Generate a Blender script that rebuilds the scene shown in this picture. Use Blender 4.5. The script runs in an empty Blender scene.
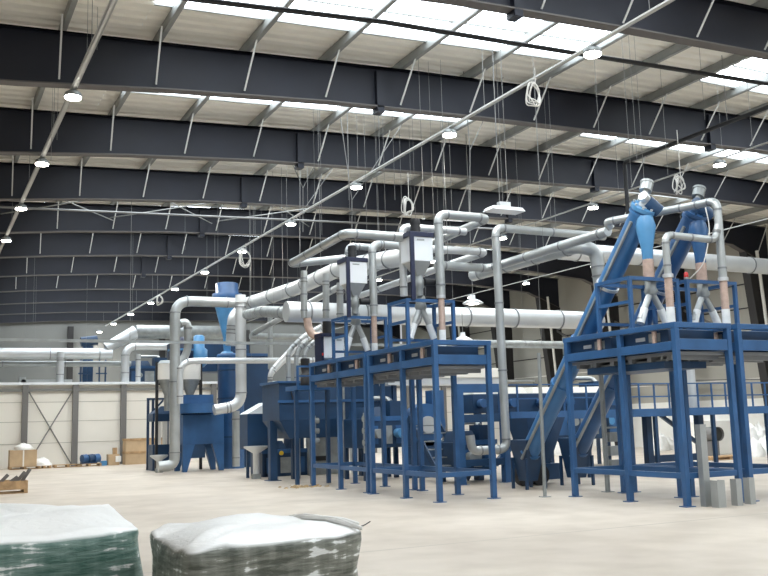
import bpy, math, random
from mathutils import Vector, Matrix, noise
random.seed(4)
PI = math.pi
V = Vector
scn = bpy.context.scene
col = scn.collection
# ------------------------------------------------------------------ camera (solved from the hall's vanishing points)
F, CX, CY = 930.0, 384.0, 288.0
CAM = Vector((0, 0, 1.6))
_y = Vector((-469, -148, -F)).normalized()
_z = Vector((-.028*6411, 6411, -F)).normalized(); _z = (_z - _z.dot(_y)*_y).normalized()
_x = _y.cross(_z)
ROT = Matrix((_x, _y, _z))
cd = bpy.data.cameras.new('camera'); cam = bpy.data.objects.new('camera', cd); col.objects.link(cam)
cam.matrix_world = Matrix.Translation(CAM) @ ROT.to_4x4()
cd.sensor_fit = 'HORIZONTAL'; cd.sensor_width = 36; cd.lens = 36*F/768; cd.clip_end = 400
scn.camera = cam
def ray(px, py): return ROT @ Vector((px-CX, CY-py, -F))
# measured positions: a point of the survey photo taken on the plane Y=, X= or Z= where that thing stands
def aY(px, py, y): d = ray(px, py); return CAM + d*(y/d.y)
def aX(px, py, x): d = ray(px, py); return CAM + d*(x/d.x)
def aZ(px, py, z): d = ray(px, py); return CAM + d*((z-1.6)/d.z)

# ------------------------------------------------------------------ materials
def mat(name, c, rough=.5, metal=0, var=.0, scale=3, emit=0, alpha=1, bump=0, spec=.5, c2=None, trans=0, coords='Object', stretch=None):
    m = bpy.data.materials.new(name); m.use_nodes = True
    nt = m.node_tree; b = nt.nodes['Principled BSDF']
    b.inputs['Base Color'].default_value = (*c, 1); b.inputs['Roughness'].default_value = rough
    b.inputs['Metallic'].default_value = metal; b.inputs['Specular IOR Level'].default_value = spec
    b.inputs['Transmission Weight'].default_value = trans
    if emit:
        b.inputs['Emission Color'].default_value = (*c, 1); b.inputs['Emission Strength'].default_value = emit
    tc = nt.nodes.new('ShaderNodeTexCoord'); mp = nt.nodes.new('ShaderNodeMapping')
    nt.links.new(tc.outputs[coords], mp.inputs[0])
    if stretch: mp.inputs['Scale'].default_value = stretch
    nz = nt.nodes.new('ShaderNodeTexNoise'); nz.inputs['Scale'].default_value = scale; nz.inputs['Detail'].default_value = 5
    nt.links.new(mp.outputs[0], nz.inputs[0])
    if var or c2:
        cr = nt.nodes.new('ShaderNodeValToRGB')
        a = tuple(max(0, v*(1-var)) for v in c); d = c2 if c2 else tuple(min(1, v*(1+var)) for v in c)
        cr.color_ramp.elements[0].position = .32; cr.color_ramp.elements[1].position = .68
        cr.color_ramp.elements[0].color = (*a, 1); cr.color_ramp.elements[1].color = (*d, 1)
        nt.links.new(nz.outputs[0], cr.inputs[0]); nt.links.new(cr.outputs[0], b.inputs['Base Color'])
    if bump:
        bp = nt.nodes.new('ShaderNodeBump'); bp.inputs['Strength'].default_value = bump; bp.inputs['Distance'].default_value = .02
        nt.links.new(nz.outputs[0], bp.inputs['Height']); nt.links.new(bp.outputs[0], b.inputs['Normal'])
    return m
M = dict(
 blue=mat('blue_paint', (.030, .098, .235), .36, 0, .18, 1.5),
 darkblue=mat('shaded_blue_paint', (.012, .044, .105), .42, 0, .2, 1.5),  # the blue paint with the shade of rear, hidden parts put into it
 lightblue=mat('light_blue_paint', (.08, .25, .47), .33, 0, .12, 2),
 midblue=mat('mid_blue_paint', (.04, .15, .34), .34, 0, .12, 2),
 navy=mat('navy_plastic', (.008, .013, .045), .4),
 galv=mat('galvanised_steel', (.42, .44, .44), .38, .55, .10, 2),
 galvl=mat('bright_galvanised_steel', (.60, .62, .63), .38, .5, .05, 1.2),
 galvd=mat('dull_galvanised_steel', (.30, .32, .32), .5, .4, .15, 4),
 ring=mat('joint_ring_steel', (.24, .25, .26), .45, .5),
 white=mat('white_panel', (.74, .77, .80), .45),
 cream=mat('cream_panel', (.80, .77, .70), .6, 0, .04, .4),
 black=mat('black_plastic', (.012, .012, .014), .5),
 beam=mat('dark_beam_paint', (.0065, .0085, .018), .6, 0, .2, .8),
 flange=mat('beam_flange', (.10, .09, .085), .6),  # paler than the web: the lit underside is put into this colour
 purlin=mat('purlin_steel', (.30, .31, .30), .5, .2, .1, 2),
 deck=mat('roof_decking', (.86, .83, .75), .6, 0, .04, .7),
 wallg=mat('grey_wall_panel', (.20, .20, .19), .7, 0, .06, .3),
 wallr=mat('right_wall_panel', (.40, .38, .33), .7, 0, .05, .3),
 plinth=mat('wall_plinth', (.80, .78, .73), .7, 0, .05, 1),
 column=mat('dark_column', (.022, .02, .02), .6),
 pcol=mat('partition_post', (.16, .155, .15), .6),
 wire=mat('zinc_wire', (.24, .24, .235), .45, .2),
 rod=mat('white_brace', (.62, .62, .6), .5),
 cable=mat('white_cable', (.7, .68, .64), .5),
 copper=mat('copper_hose', (.50, .37, .31), .4, .25, .15, 8),
 film=mat('clear_sleeve', (.78, .8, .8), .25, 0, .08, 6),
 lamp=mat('lamp_glow', (1, .96, .88), .5, 0, emit=34),
 sky=mat('skylight_sheet', (.86, .94, 1), .5, 0, emit=8),
 wood=mat('raw_wood', (.42, .27, .14), .75, 0, .25, 6),
 card=mat('cardboard', (.50, .36, .22), .8, 0, .12, 2),
 plastic=mat('white_plastic_sheet', (.8, .79, .76), .35, 0, .08, 5, bump=.6),
 red=mat('red_plastic', (.5, .02, .02), .4),
 yellow=mat('yellow_plastic', (.75, .5, .03), .4),
 straw=mat('spilled_chaff', (.42, .30, .16), .9, 0, .3, 20),
 inside=mat('inside_shade', (.03, .03, .025), .9),  # near black, stands for shade inside the open pipe
)
# floor: pale power-floated concrete with scuffs and sawn joints
def floor_mat():
    m = mat('concrete_floor', (.52, .455, .385), .42, 0, .10, .35, c2=(.60, .535, .46), spec=.35)
    nt = m.node_tree; b = nt.nodes['Principled BSDF']
    tc = nt.nodes.new('ShaderNodeTexCoord'); sp = nt.nodes.new('ShaderNodeSeparateXYZ'); nt.links.new(tc.outputs['Object'], sp.inputs[0])
    def joint(out, period, off):
        a = nt.nodes.new('ShaderNodeMath'); a.operation = 'ADD'; a.inputs[1].default_value = off; nt.links.new(out, a.inputs[0])
        mo = nt.nodes.new('ShaderNodeMath'); mo.operation = 'MODULO'; mo.inputs[1].default_value = period; nt.links.new(a.outputs[0], mo.inputs[0])
        lt = nt.nodes.new('ShaderNodeMath'); lt.operation = 'LESS_THAN'; lt.inputs[1].default_value = .045; nt.links.new(mo.outputs[0], lt.inputs[0]); return lt.outputs[0]
    mx = nt.nodes.new('ShaderNodeMath'); mx.operation = 'MAXIMUM'
    mx.inputs[0].default_value = 0; nt.links.new(joint(sp.outputs['Y'], 7.5, 41.6), mx.inputs[1])
    src = b.inputs['Base Color'].links[0].from_socket
    n2 = nt.nodes.new('ShaderNodeTexNoise'); n2.inputs['Scale'].default_value = 1.3; n2.inputs['Detail'].default_value = 8; nt.links.new(tc.outputs['Object'], n2.inputs[0])
    m2 = nt.nodes.new('ShaderNodeMix'); m2.data_type = 'RGBA'; m2.blend_type = 'MULTIPLY'
    cr = nt.nodes.new('ShaderNodeValToRGB'); cr.color_ramp.elements[0].position = .35; cr.color_ramp.elements[1].position = .6
    cr.color_ramp.elements[0].color = (.86, .85, .83, 1); cr.color_ramp.elements[1].color = (1, 1, 1, 1)
    nt.links.new(n2.outputs[0], cr.inputs[0]); m2.inputs[0].default_value = 1
    nt.links.new(src, m2.inputs[6]); nt.links.new(cr.outputs[0], m2.inputs[7])
    mixn = nt.nodes.new('ShaderNodeMix'); mixn.data_type = 'RGBA'
    nt.links.new(mx.outputs[0], mixn.inputs[0]); nt.links.new(m2.outputs[2], mixn.inputs[6]); mixn.inputs[7].default_value = (.36, .32, .27, 1)
    nt.links.new(mixn.outputs[2], b.inputs['Base Color'])
    return m
M['floor'] = floor_mat()

# ------------------------------------------------------------------ mesh building
class MB:
    def __init__(s): s.v = []; s.f = []; s.sm = []
    def add(s, vs, fs, smooth=False):
        n = len(s.v); s.v += [tuple(v) for v in vs]
        for f in fs: s.f.append(tuple(i+n for i in f)); s.sm.append(smooth)
        return s
    def box(s, x0, x1, y0, y1, z0, z1):
        return s.add([(x, y, z) for z in (z0, z1) for y in (y0, y1) for x in (x0, x1)],
                     [(0, 2, 3, 1), (4, 5, 7, 6), (0, 1, 5, 4), (2, 6, 7, 3), (0, 4, 6, 2), (1, 3, 7, 5)])
    def hexa(s, bot, top):  # two quads
        return s.add(list(bot)+list(top), [(3, 2, 1, 0), (4, 5, 6, 7), (0, 1, 5, 4), (1, 2, 6, 5), (2, 3, 7, 6), (3, 0, 4, 7)])
    def taper(s, c0, w0, d0, z0, c1, w1, d1, z1):
        q = lambda c, w, d, z: [(c[0]-w/2, c[1]-d/2, z), (c[0]+w/2, c[1]-d/2, z), (c[0]+w/2, c[1]+d/2, z), (c[0]-w/2, c[1]+d/2, z)]
        return s.hexa(q(c0, w0, d0, z0), q(c1, w1, d1, z1))
    def bar(s, a, b, w, h=None, up=(0, 0, 1)):
        h = h or w; a = Vector(a); b = Vector(b); d = (b-a).normalized(); u = Vector(up)
        if abs(d.dot(u)) > .97: u = Vector((0, 1, 0))
        r = d.cross(u).normalized()*w/2; t = r.cross(d).normalized()*h/2
        return s.hexa([a-r-t, a+r-t, a+r+t, a-r+t], [b-r-t, b+r-t, b+r+t, b-r+t])
    def tube(s, pts, r, n=12, bend=0, caps=True, radii=None):
        P = [Vector(p) for p in pts]
        if bend:
            Q = [P[0]]
            for i in range(1, len(P)-1):
                a, b, c = P[i-1], P[i], P[i+1]
                d = min(bend, (a-b).length*.48, (c-b).length*.48)
                p0 = b+(a-b).normalized()*d; p2 = b+(c-b).normalized()*d
                for k in range(7):
                    t = k/6; Q.append(p0*(1-t)**2+b*2*t*(1-t)+p2*t*t)
            Q.append(P[-1]); P = Q
        rings = []; u = None
        for i, p in enumerate(P):
            d = (P[min(i+1, len(P)-1)]-P[max(i-1, 0)]).normalized()
            if u is None:
                u = Vector((0, 0, 1)) if abs(d.z) < .9 else Vector((0, 1, 0))
            u = (u-d*u.dot(d)).normalized(); w = d.cross(u)
            rr = radii[i] if radii else r
            rings.append([p+(u*math.cos(2*PI*k/n)+w*math.sin(2*PI*k/n))*rr for k in range(n)])
        vs = [v for rg in rings for v in rg]
        fs = [(i*n+k, i*n+(k+1) % n, (i+1)*n+(k+1) % n, (i+1)*n+k) for i in range(len(P)-1) for k in range(n)]
        s.add(vs, [f[::-1] for f in fs], True)
        if caps:
            s.add(rings[0], [tuple(range(n))]); s.add(rings[-1], [tuple(range(n))[::-1]])
        return s
    def cyl(s, a, b, r0, r1=None, n=16, caps=True):
        r1 = r0 if r1 is None else r1
        return s.tube([a, b], r0, n, 0, caps, [r0, r1])
    def lathe(s, c, prof, n=20):
        c = Vector(c)
        vs = [c+Vector((r*math.cos(2*PI*k/n), r*math.sin(2*PI*k/n), z)) for r, z in prof for k in range(n)]
        fs = [(i*n+k, i*n+(k+1) % n, (i+1)*n+(k+1) % n, (i+1)*n+k) for i in range(len(prof)-1) for k in range(n)]
        s.add(vs, fs, True)
        s.add(vs[:n], [tuple(range(n))[::-1]]); s.add(vs[-n:], [tuple(range(n))]); return s
    def build(s, name, m, parent=None, bevel=0):
        me = bpy.data.meshes.new(name); 
        o = bpy.data.objects.new(name, me); col.objects.link(o)
        off = Vector((0, 0, 0))
        if parent is not None: off = Vector(parent.get('_o', (0, 0, 0))); o.parent = parent; o['_o'] = tuple(off)
        me.from_pydata([tuple(Vector(v)-off) for v in s.v], [], s.f)
        me.polygons.foreach_set('use_smooth', s.sm); me.materials.append(M[m]); me.update()
        if bevel:
            bm = o.modifiers.new('bevel', 'BEVEL'); bm.width = bevel; bm.segments = 2; bm.limit_method = 'ANGLE'
        return o
def tag(o, label=None, cat=None, group=None, kind=None):
    if label: o['label'] = label
    if cat: o['category'] = cat
    if group: o['group'] = group
    if kind: o['kind'] = kind
    return o
def thing(name, label, cat, loc=(0, 0, 0), group=None):
    o = bpy.data.objects.new(name, None); o.location = loc; o.empty_display_size = .2
    o['_o'] = tuple(loc); col.objects.link(o); return tag(o, label, cat, group)
def struct(name, mb, m): o = mb.build(name, m); o['kind'] = 'structure'; return o
def copy_tree(src, label, delta=(0, 0, 0), group=None):
    r = src.copy(); col.objects.link(r); r.location = src.location+Vector(delta); r['label'] = label
    if group: r['group'] = group
    for ch in src.children:
        c = ch.copy(); col.objects.link(c); c.parent = r
        for g in ch.children:
            d = g.copy(); col.objects.link(d); d.parent = c
    return r
ORD = ['first', 'second', 'third', 'fourth', 'fifth', 'sixth', 'seventh', 'eighth', 'ninth', 'tenth', 'eleventh', 'twelfth', 'thirteenth', 'fourteenth', 'fifteenth', 'sixteenth']

# ------------------------------------------------------------------ hall shell
_hi = [(-12, 8.78), (2.3, 9.40), (9.8, 9.75), (14, 9.88), (18, 9.98), (21.5, 10.03), (25.5, 9.95), (28, 9.88), (33.2, 9.62), (34, 9.58)]
_lo = [(-12, 7.5), (1.5, 8.26), (4.5, 8.52), (8, 8.74), (12, 8.87), (17, 8.97), (21.5, 9.08), (27.5, 9.02), (31, 8.75), (33.2, 7.9)]
def interp(tab, x):
    for (a, p), (b, q) in zip(tab, tab[1:]):
        if x <= b: return p+(q-p)*(x-a)/(b-a)
    return tab[-1][1]
def RT(x): return interp(_hi, x)                  # top of the roof beams, ridge near x = 21.5
def RL(x): return interp(_lo, x)                  # their lower edge
BX = sorted({p[0] for p in _lo} | {p[0] for p in _hi if p[0] < 33.3})
YB = lambda k: 13.4+5*k if k else 12.9
XW, XL, YE = 33.2, -12.0, 63.4
DZ = .24
struct('floor', MB().box(XL, 40, -14, 66, -.2, 0), 'floor')
w = MB(); w.box(XL, XW, YE+.15, YE+.4, 0, 11.2); struct('wall_end', w, 'wallg')
w = MB(); w.box(XL-.3, XL, 8, YE+.4, 0, 9.0); struct('wall_left', w, 'wallr')  # out of view, put in to bounce light into the hall
w = MB(); w.box(XW+.35, XW+.6, -4, YE+.4, 2.2, 11.2); struct('wall_right', w, 'wallr')
w = MB(); w.box(XW+.3, XW+.6, -4, YE+.4, 0, 2.2); struct('wall_right_plinth', w, 'plinth')
for i, z in enumerate((2.2, 3.1, 4.1, 5.2, 6.3, 7.4)):
    struct('trim_%d' % (i+1), MB().box(XW+.31, XW+.36, -4, YE, z-.025, z+.025), 'cream' if i < 3 else 'column')
# decking: trapezoidal sheet, ribs running across the hall
SKX = [(3.8, 13.85), (18.0, 27.4)]
def decking(mb, x0, x1, y0, y1):
    cuts = [x0]+[p[0] for p in _hi if x0+.1 < p[0] < x1-.1]+[x1]
    for a, b in zip(cuts, cuts[1:]): decking_sheet(mb, a, b, y0, y1)
def decking_sheet(mb, x0, x1, y0, y1):
    y = y0; prof = []
    while y < y1-1e-4:
        for dy, dz in ((0, 0), (.17, 0), (.21, .05), (.31, .05), (.35, 0)):
            if y+dy <= y1+1e-4: prof.append((y+dy, dz))
        y += .35
    prof.append((y1, 0))
    vs = [(x, yy, RT(x)+DZ+dz) for x in (x0, x1) for yy, dz in prof]; n = len(prof)
    mb.add(vs, [(i, i+1, n+i+1, n+i) for i in range(n-1)])
dk = MB(); sky = []
for k in range(-3, 10):
    y0, y1 = YB(k), YB(k+1)
    xs = XL
    for (a, b) in SKX:
        decking(dk, xs, a, y0, y1)
        decking(dk, a, b, y1-1.35, y1); decking(dk, a, b, y0, y0+.8)
        sky.append((a, b, y0+.8, y1-1.35)); xs = b
    decking(dk, xs, XW+.5, y0, y1)
struct('ceiling', dk, 'deck')
for i, (a, b, c, d) in enumerate(sky):
    m = MB(); z = lambda x: RT(x)+DZ+.02
    m.hexa([(a, c, z(a)), (b, c, z(b)), (b, d, z(b)), (a, d, z(a))], [(a, c, z(a)+.02), (b, c, z(b)+.02), (b, d, z(b)+.02), (a, d, z(a)+.02)])
    o = struct('window_%d' % (i+1), m, 'sky')
    g = MB()
    for j in range(4):
        yy = c+(d-c)*j/3; g.bar((a, yy, z(a)-.02), (b, yy, z(b)-.02), .04, .04)
    gb = g.build('glazing_bar', 'purlin', o)
# roof beams
for k in range(-1, 10):
    y = YB(k+1) if False else YB(k)
for k in range(-1, 11):
    y = YB(k)
    near = ORD[k] if k >= 0 else ''
    lab = ('dark navy steel roof beam spanning the hall, %s from the camera' % ORD[k]) if k >= 0 else 'dark navy steel roof beam overhead, out of view before the first'
    if k < 0: continue
    t = thing('roof_beam', lab, 'beam', (10, y, 9), 'dark roof beams across the hall')
    xs = BX
    m = MB()
    for a, b in zip(xs, xs[1:]):
        m.hexa([(a, y-.01, RL(a)), (b, y-.01, RL(b)), (b, y+.01, RL(b)), (a, y+.01, RL(a))], [(a, y-.01, RT(a)), (b, y-.01, RT(b)), (b, y+.01, RT(b)), (a, y+.01, RT(a))])
    m.build('web', 'beam', t)
    m = MB()
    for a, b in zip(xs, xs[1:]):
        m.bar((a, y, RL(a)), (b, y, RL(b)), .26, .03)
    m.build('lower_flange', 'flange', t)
    m = MB()
    for a, b in zip(xs, xs[1:]): m.bar((a, y, RT(a)-.01), (b, y, RT(b)-.01), .26, .03); m.build('upper_flange', 'beam', t)
    if k < 7:
        for xsp in (9.25, 19.6):
            MB().box(xsp-.09, xsp+.09, y-.13, y+.13, RL(xsp)-.14, RT(xsp)-.1).build('splice_plate', 'beam', t)
PX = [.4+1.887*i for i in range(-5, 18)]
for i, x in enumerate(PX):
    z = RT(x)
    m = MB(); m.box(x-.03, x+.03, 8.4, YE, z+.02, z+.22)
    m.box(x-.03, x+.07, 8.4, YE, z+.012, z+.03)
    o = m.build('roof_purlin', 'purlin')
    tag(o, 'long grey steel roof purlin running away above the dark beams', 'purlin', 'roof purlins')
    if x < XW and x > 0:
        for k in range(0, 8):
            y = YB(k)
            if (k < 5 or x < 20):
                m = MB(); m.bar((x-(.1 if x < 6 else 0), y-.8, z+.05), (x-.04, y-.06, RL(x)+.1), .035, .02)
                o = m.build('fly_brace', 'rod')
                tag(o, 'thin pale diagonal strut from a roof purlin down to a dark beam', 'brace', 'fly braces on the roof beams')
# right wall tapered columns
for j, k in enumerate((2, 3, 4, 5, 6, 7, 8)):
    y = YB(k)
    t = thing('tapered_column', 'dark tapered steel column against the right wall, %s from the camera' % ORD[j], 'column', (33, y, 0), 'dark columns of the right wall')
    m = MB(); m.hexa([(32.65, y-.1, 0), (33.2, y-.1, 0), (33.2, y+.1, 0), (32.65, y+.1, 0)], [(31.7, y-.1, 8.6), (33.2, y-.1, 7.9), (33.2, y+.1, 7.9), (31.7, y+.1, 8.6)])
    m.build('web', 'column', t)
    m = MB(); m.bar((32.65, y, .05), (31.7, y, 8.55), .4, .04, up=(1, 0, 0)); m.build('inner_flange', 'column', t)
    MB().cyl((32.15, y-.35, 8.5), (32.7, y-.35, .3), .07, n=8).build('downpipe', 'cream', t)
for (ya, yb) in ((28.4, 33.4), (33.4, 38.4), (38.4, 43.4)):
    m = MB(); m.bar((32.9, ya, 4.2), (32.9, yb, 6.6), .1); m.bar((32.9, ya, 3.0), (32.9, yb, 3.2), .06)
    tag(m.build('wall_brace', 'pcol'), 'grey sloping steel brace tying two dark columns of the right wall', 'brace', 'right wall braces')
# far end wall columns
xe0 = aY(70, 350, YE).x
for j, x in enumerate((xe0, xe0+6, xe0+12, xe0+18)):
    tag(MB().box(x-.17, x+.17, YE-.25, YE+.1, 0, 8.4).build('end_wall_column', 'column'), 'dark steel column on the far end wall, %s from the left' % ORD[j], 'column', 'columns on the far end wall')
# low white room in front of the end wall
YP = 46.3; ZP = 3.92
o = struct('wall_partition', MB().box(-6, XW, YP+.1, YP+.3, 0, ZP-.1), 'cream')
struct('trim_7', MB().box(-6, XW, YP-.15, YP+.35, ZP-.12, ZP), 'white')
struct('trim_8', MB().box(-6, XW, YP-.02, YP+.1, ZP-.42, ZP-.3), 'wallg')
struct('ceiling_partition_room', MB().box(-6, XW, YP+.35, YE, ZP-.15, ZP), 'wallr')
pl = MB()
for z in (1.1, 2.1, 3.0): pl.box(-6, XW, YP+.085, YP+.1, z-.012, z+.012)
struct('trim_9', pl, 'wallr')
pcx = [aY(24, 440, YP).x, aY(75, 440, YP).x, aY(123, 440, YP).x]
step = (pcx[2]-pcx[0])/2
for j in range(11):
    x = pcx[0]+step*j
    tag(MB().box(x-.13, x+.13, YP-.12, YP+.08, 0, ZP-.12).build('partition_post', 'pcol'), 'grey steel post on the low white wall, %s from the left' % ORD[j], 'post', 'posts of the low white wall')
x0, x1 = pcx[0]+.15, pcx[1]-.15
for a, b in (((x0, YP, 3.5), (x1, YP, .1)), ((x1, YP+.03, 3.5), (x0, YP+.03, .1))):
    tag(MB().cyl(a, b, .028, n=6).build('brace_rod', 'wallg'), 'thin crossing brace rod between the two leftmost posts of the white wall', 'rod', 'crossed brace rods on the white wall')

# ------------------------------------------------------------------ lamps on cable trays
rows = [(2.47, 3, 8, 'leftmost'), (10.5, -1, 10, 'middle'), (18.4, -1, 6, 'right'), (25.75, 0, 6, 'rightmost')]
lx = {2.47: [18.0, 22.98, 27.95, 32.9, 37.9, 42.9], 10.5: [12.37+5*i for i in range(11)], 18.4: [17.0, 22.1, 27.1, 32.1, 37.1], 25.75: [26.1, 31.1, 36.1, 41.1]}
first = None
for x, _, _, rn in rows:
    m = MB(); tw = .7 if x < 5 else .6 if x < 12 else .4
    for sx in (-.055, .055): m.box(x+sx*tw-.012, x+sx*tw+.012, 8.6, 60, 8.12, 8.12+.06*tw)
    m.box(x-.06*tw, x+.06*tw, 8.6, 60, 8.12, 8.128)
    o = m.build('cable_tray', 'rod'); tag(o, 'pale metal cable tray carrying the %s row of lamps down the hall' % rn, 'cable tray', 'cable trays')
    for i, y in enumerate(lx[x]):
        lab = 'lit round high bay lamp, %s from the camera in the %s row' % (ORD[i], rn)
        if first is None:
            t = thing('high_bay_lamp', lab, 'lamp', (x, y, 8.0), 'round high bay lamps')
            MB().lathe((x, y, 8.0), [(.05, .12), (.09, .1), (.15, .06), (.17, .0), (.15, -.02)][::-1]).build('housing', 'galvd', t)
            MB().lathe((x, y, 7.98), [(.148, -.03), (.155, .0)]).build('lens', 'lamp', t)
            MB().cyl((x, y, 8.1), (x, y, 8.14), .02, n=6).build('hanging_hook', 'wire', t)
            first = t
        else:
            copy_tree(first, lab, (x-2.47, y-18.0, 0))
    for i in range(11):
        y = 10.9+5*i
        tag(MB().cyl((x, y, 8.19), (x, y, RT(x)+DZ), .006, n=5).build('tray_hanger', 'wire'), 'thin wire hanging a cable tray from the roof', 'hanger', 'cable tray hanger wires')

# ------------------------------------------------------------------ sprinkler pipes and roof wires
tag(MB().tube([aY(196, 0, 14.2)*1.0+(aY(196, 0, 14.2)-aY(768, 84, 14.2))*.3, aY(200, 0, 14.2), aY(384, 22, 14.2), aY(512, 43, 14.2), aY(768, 84, 14.2), aY(768, 84, 14.2)*2-aY(512, 43, 14.2)], .05, 8).build('black_pipe', 'black'), 'long black pipe slung across the roof in front of the second beam', 'pipe')
p = aZ(768, 107, 8.5); q = aZ(622, 162, 8.5)
t = thing('black_pipe', 'black pipe running down the hall and dropping beside the light blue conveyor head', 'pipe', (p.x, q.y, 8.5))
MB().tube([(p.x, 8, 8.5), (p.x, q.y, 8.5), (p.x, q.y, 6.9)], .055, 8, bend=.1).build('pipe_run', 'black', t)
for yy in (10.5, 15.5, 18.8): MB().cyl((p.x, yy, 8.5), (p.x, yy, RT(p.x)+DZ), .008, n=5).build('hanger_rod', 'wire', t)
p = aZ(600, 112, 8.3)
def pt_wires():
    spots = [(322, 150, 235, 21), (350, 150, 225, 22), (540, 43, 195, 17), (395, 118, 200, 20), (402, 120, 215, 20.4), (452, 130, 210, 19), (445, 110, 200, 19.5), (498, 70, 178, 17.5),
             (503, 60, 205, 17.6), (358, 120, 170, 22), (349, 120, 200, 21.6), (320, 110, 200, 24), (275, 100, 170, 26), (283, 200, 300, 28), (378, 180, 235, 21), (386, 180, 235, 21.2),
             (367, 150, 236, 21), (424, 160, 220, 18), (288, 225, 300, 27), (448, 200, 262, 18), (556, 160, 230, 18), (600, 70, 150, 16), (632, 90, 190, 15), (637, 60, 160, 15), (668, 120, 175, 16),
             (705, 60, 120, 15), (723, 60, 160, 17), (87, 20, 55, 17), (51, 105, 160, 21), (57, 80, 140, 21), (97, 10, 50, 17.5), (218, 200, 285, 30), (262, 220, 300, 30), (185, 150, 250, 33), (132, 260, 330, 38),
             (33, 190, 325, 40), (86, 200, 350, 44)]
    for px, y0, y1, Y in spots:
        a = aY(px, y1, Y); ztop = RT(a.x)+DZ
        if a.z > ztop-.3: continue
        tag(MB().cyl((a.x, Y, a.z), (a.x, Y, ztop), .0045, n=5).build('hanger_wire', 'wire'), 'thin wire hanging straight down from the roof', 'wire', 'hanger wires below the roof')
pt_wires()
for (xa_, ya_, xb_, yb_, xc_, yc_, Y_, ye_) in ((275, 124, 335, 126, 303, 188, 24, 232), (345, 150, 385, 150, 352, 200, 22, 236), (465, 90, 495, 95, 470, 150, 18.5, 228), (300, 170, 330, 172, 300, 215, 27, 262)):
    hub = aY(xc_, yc_, Y_)
    t = thing('sling_hanger', 'pair of slanting wires meeting in one drop wire above the %s' % {275: 'left duct loop', 345: 'smaller filter', 465: 'large filter duct', 300: 'shiny trunk duct'}[xa_], 'hanger', tuple(hub), 'slanting sling wires')
    for (u, v_) in ((xa_, ya_), (xb_, yb_)):
        e_ = aY(u, v_, Y_); d_ = (e_-hub); k_ = (RT(e_.x)+DZ-hub.z)/max(.2, d_.z)
        MB().cyl(hub, hub+d_*k_, .01, n=5).build('slanting_wire', 'wire', t)
    MB().cyl(aY(xc_, ye_, Y_), hub, .01, n=5).build('drop_wire', 'wire', t)
u = aY(0, 207, 31); v_ = aY(384, 224, 31)
tag(MB().tube([u-(v_-u)*.3, v_+(v_-u)*.4], .035, 8).build('roof_conduit', 'wire'), 'pale conduit running across the hall just under the fourth dark beam', 'pipe')
# crossed wind-brace rods under the decking, third bay
for xa in (2.3, 5.9, 9.8):
    for sgn in (0, 1):
        a = (xa+(3.7 if sgn else 0), 28.6, 8.9+.04*xa-.05*sgn); b = (xa+(0 if sgn else 3.7), 33.2, 8.9+.04*xa-.05*sgn)
        tag(MB().cyl(a, b, .02, n=5).build('wind_brace', 'purlin'), 'thin dark crossing brace rod under the roof between the beams', 'rod', 'roof wind bracing')
def coil(px, py, Y, r, label, m='cable', n=5):
    c = aY(px, py, Y); mb = MB()
    for k in range(n):
        pts = []; rr = r*(.8+.09*k); ph = random.random()*6
        for i in range(25):
            a = 2*PI*i/24; pts.append(c+Vector((rr*.62*math.cos(a+.3*math.sin(a)), .05*math.sin(2*a+ph)+.02*k, rr*math.sin(a)+.03*math.sin(3*a+ph))))
        mb.tube(pts, .012, 6, caps=False)
    t = thing('cable_coil', label, 'cable', tuple(c)); mb.build('loops', m, t)
    MB().cyl(c+Vector((0, 0, r)), (c.x, Y, 8.12), .009, n=5).build('tie_cord', m, t)
coil(536, 94, 13.6, .21, 'coil of pale cable hanging high up from the middle cable tray')
coil(681, 184, 15.5, .19, 'coil of pale cable hanging between the two screw conveyor heads')
coil(246, 258, 31.5, .3, 'small coil of pale cable hanging from the far part of the middle tray')
coil(409, 206, 21, .22, 'coil of pale cable hanging above the larger filter unit')
coil(160, 300, 45, .22, 'far tiny coil of pale cable under the middle tray near the end wall')
# hanging rectangular floodlight / gateway panel
c = aY(504, 209, 15.6)
t = thing('hanging_floodlight', 'white rectangular floodlight panel hung on two wires above the grey ducts', 'light fitting', tuple(c))
m = MB(); m.taper((c.x, c.y), .82, .38, c.z-.06, (c.x, c.y), .70, .32, c.z+.02); m.build('panel', 'white', t, .01)
MB().box(c.x-.13, c.x+.13, c.y-.06, c.y+.06, c.z, c.z+.14).build('driver_box', 'galvl', t)
for s in (-.1, .1): MB().cyl((c.x+s, c.y, c.z+.14), (c.x+s, c.y, RT(c.x)+DZ), .007, n=5).build('wire', 'wire', t)
for nm, px, py, Y in (('far', 483, 196, 26.5),): pass

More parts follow.
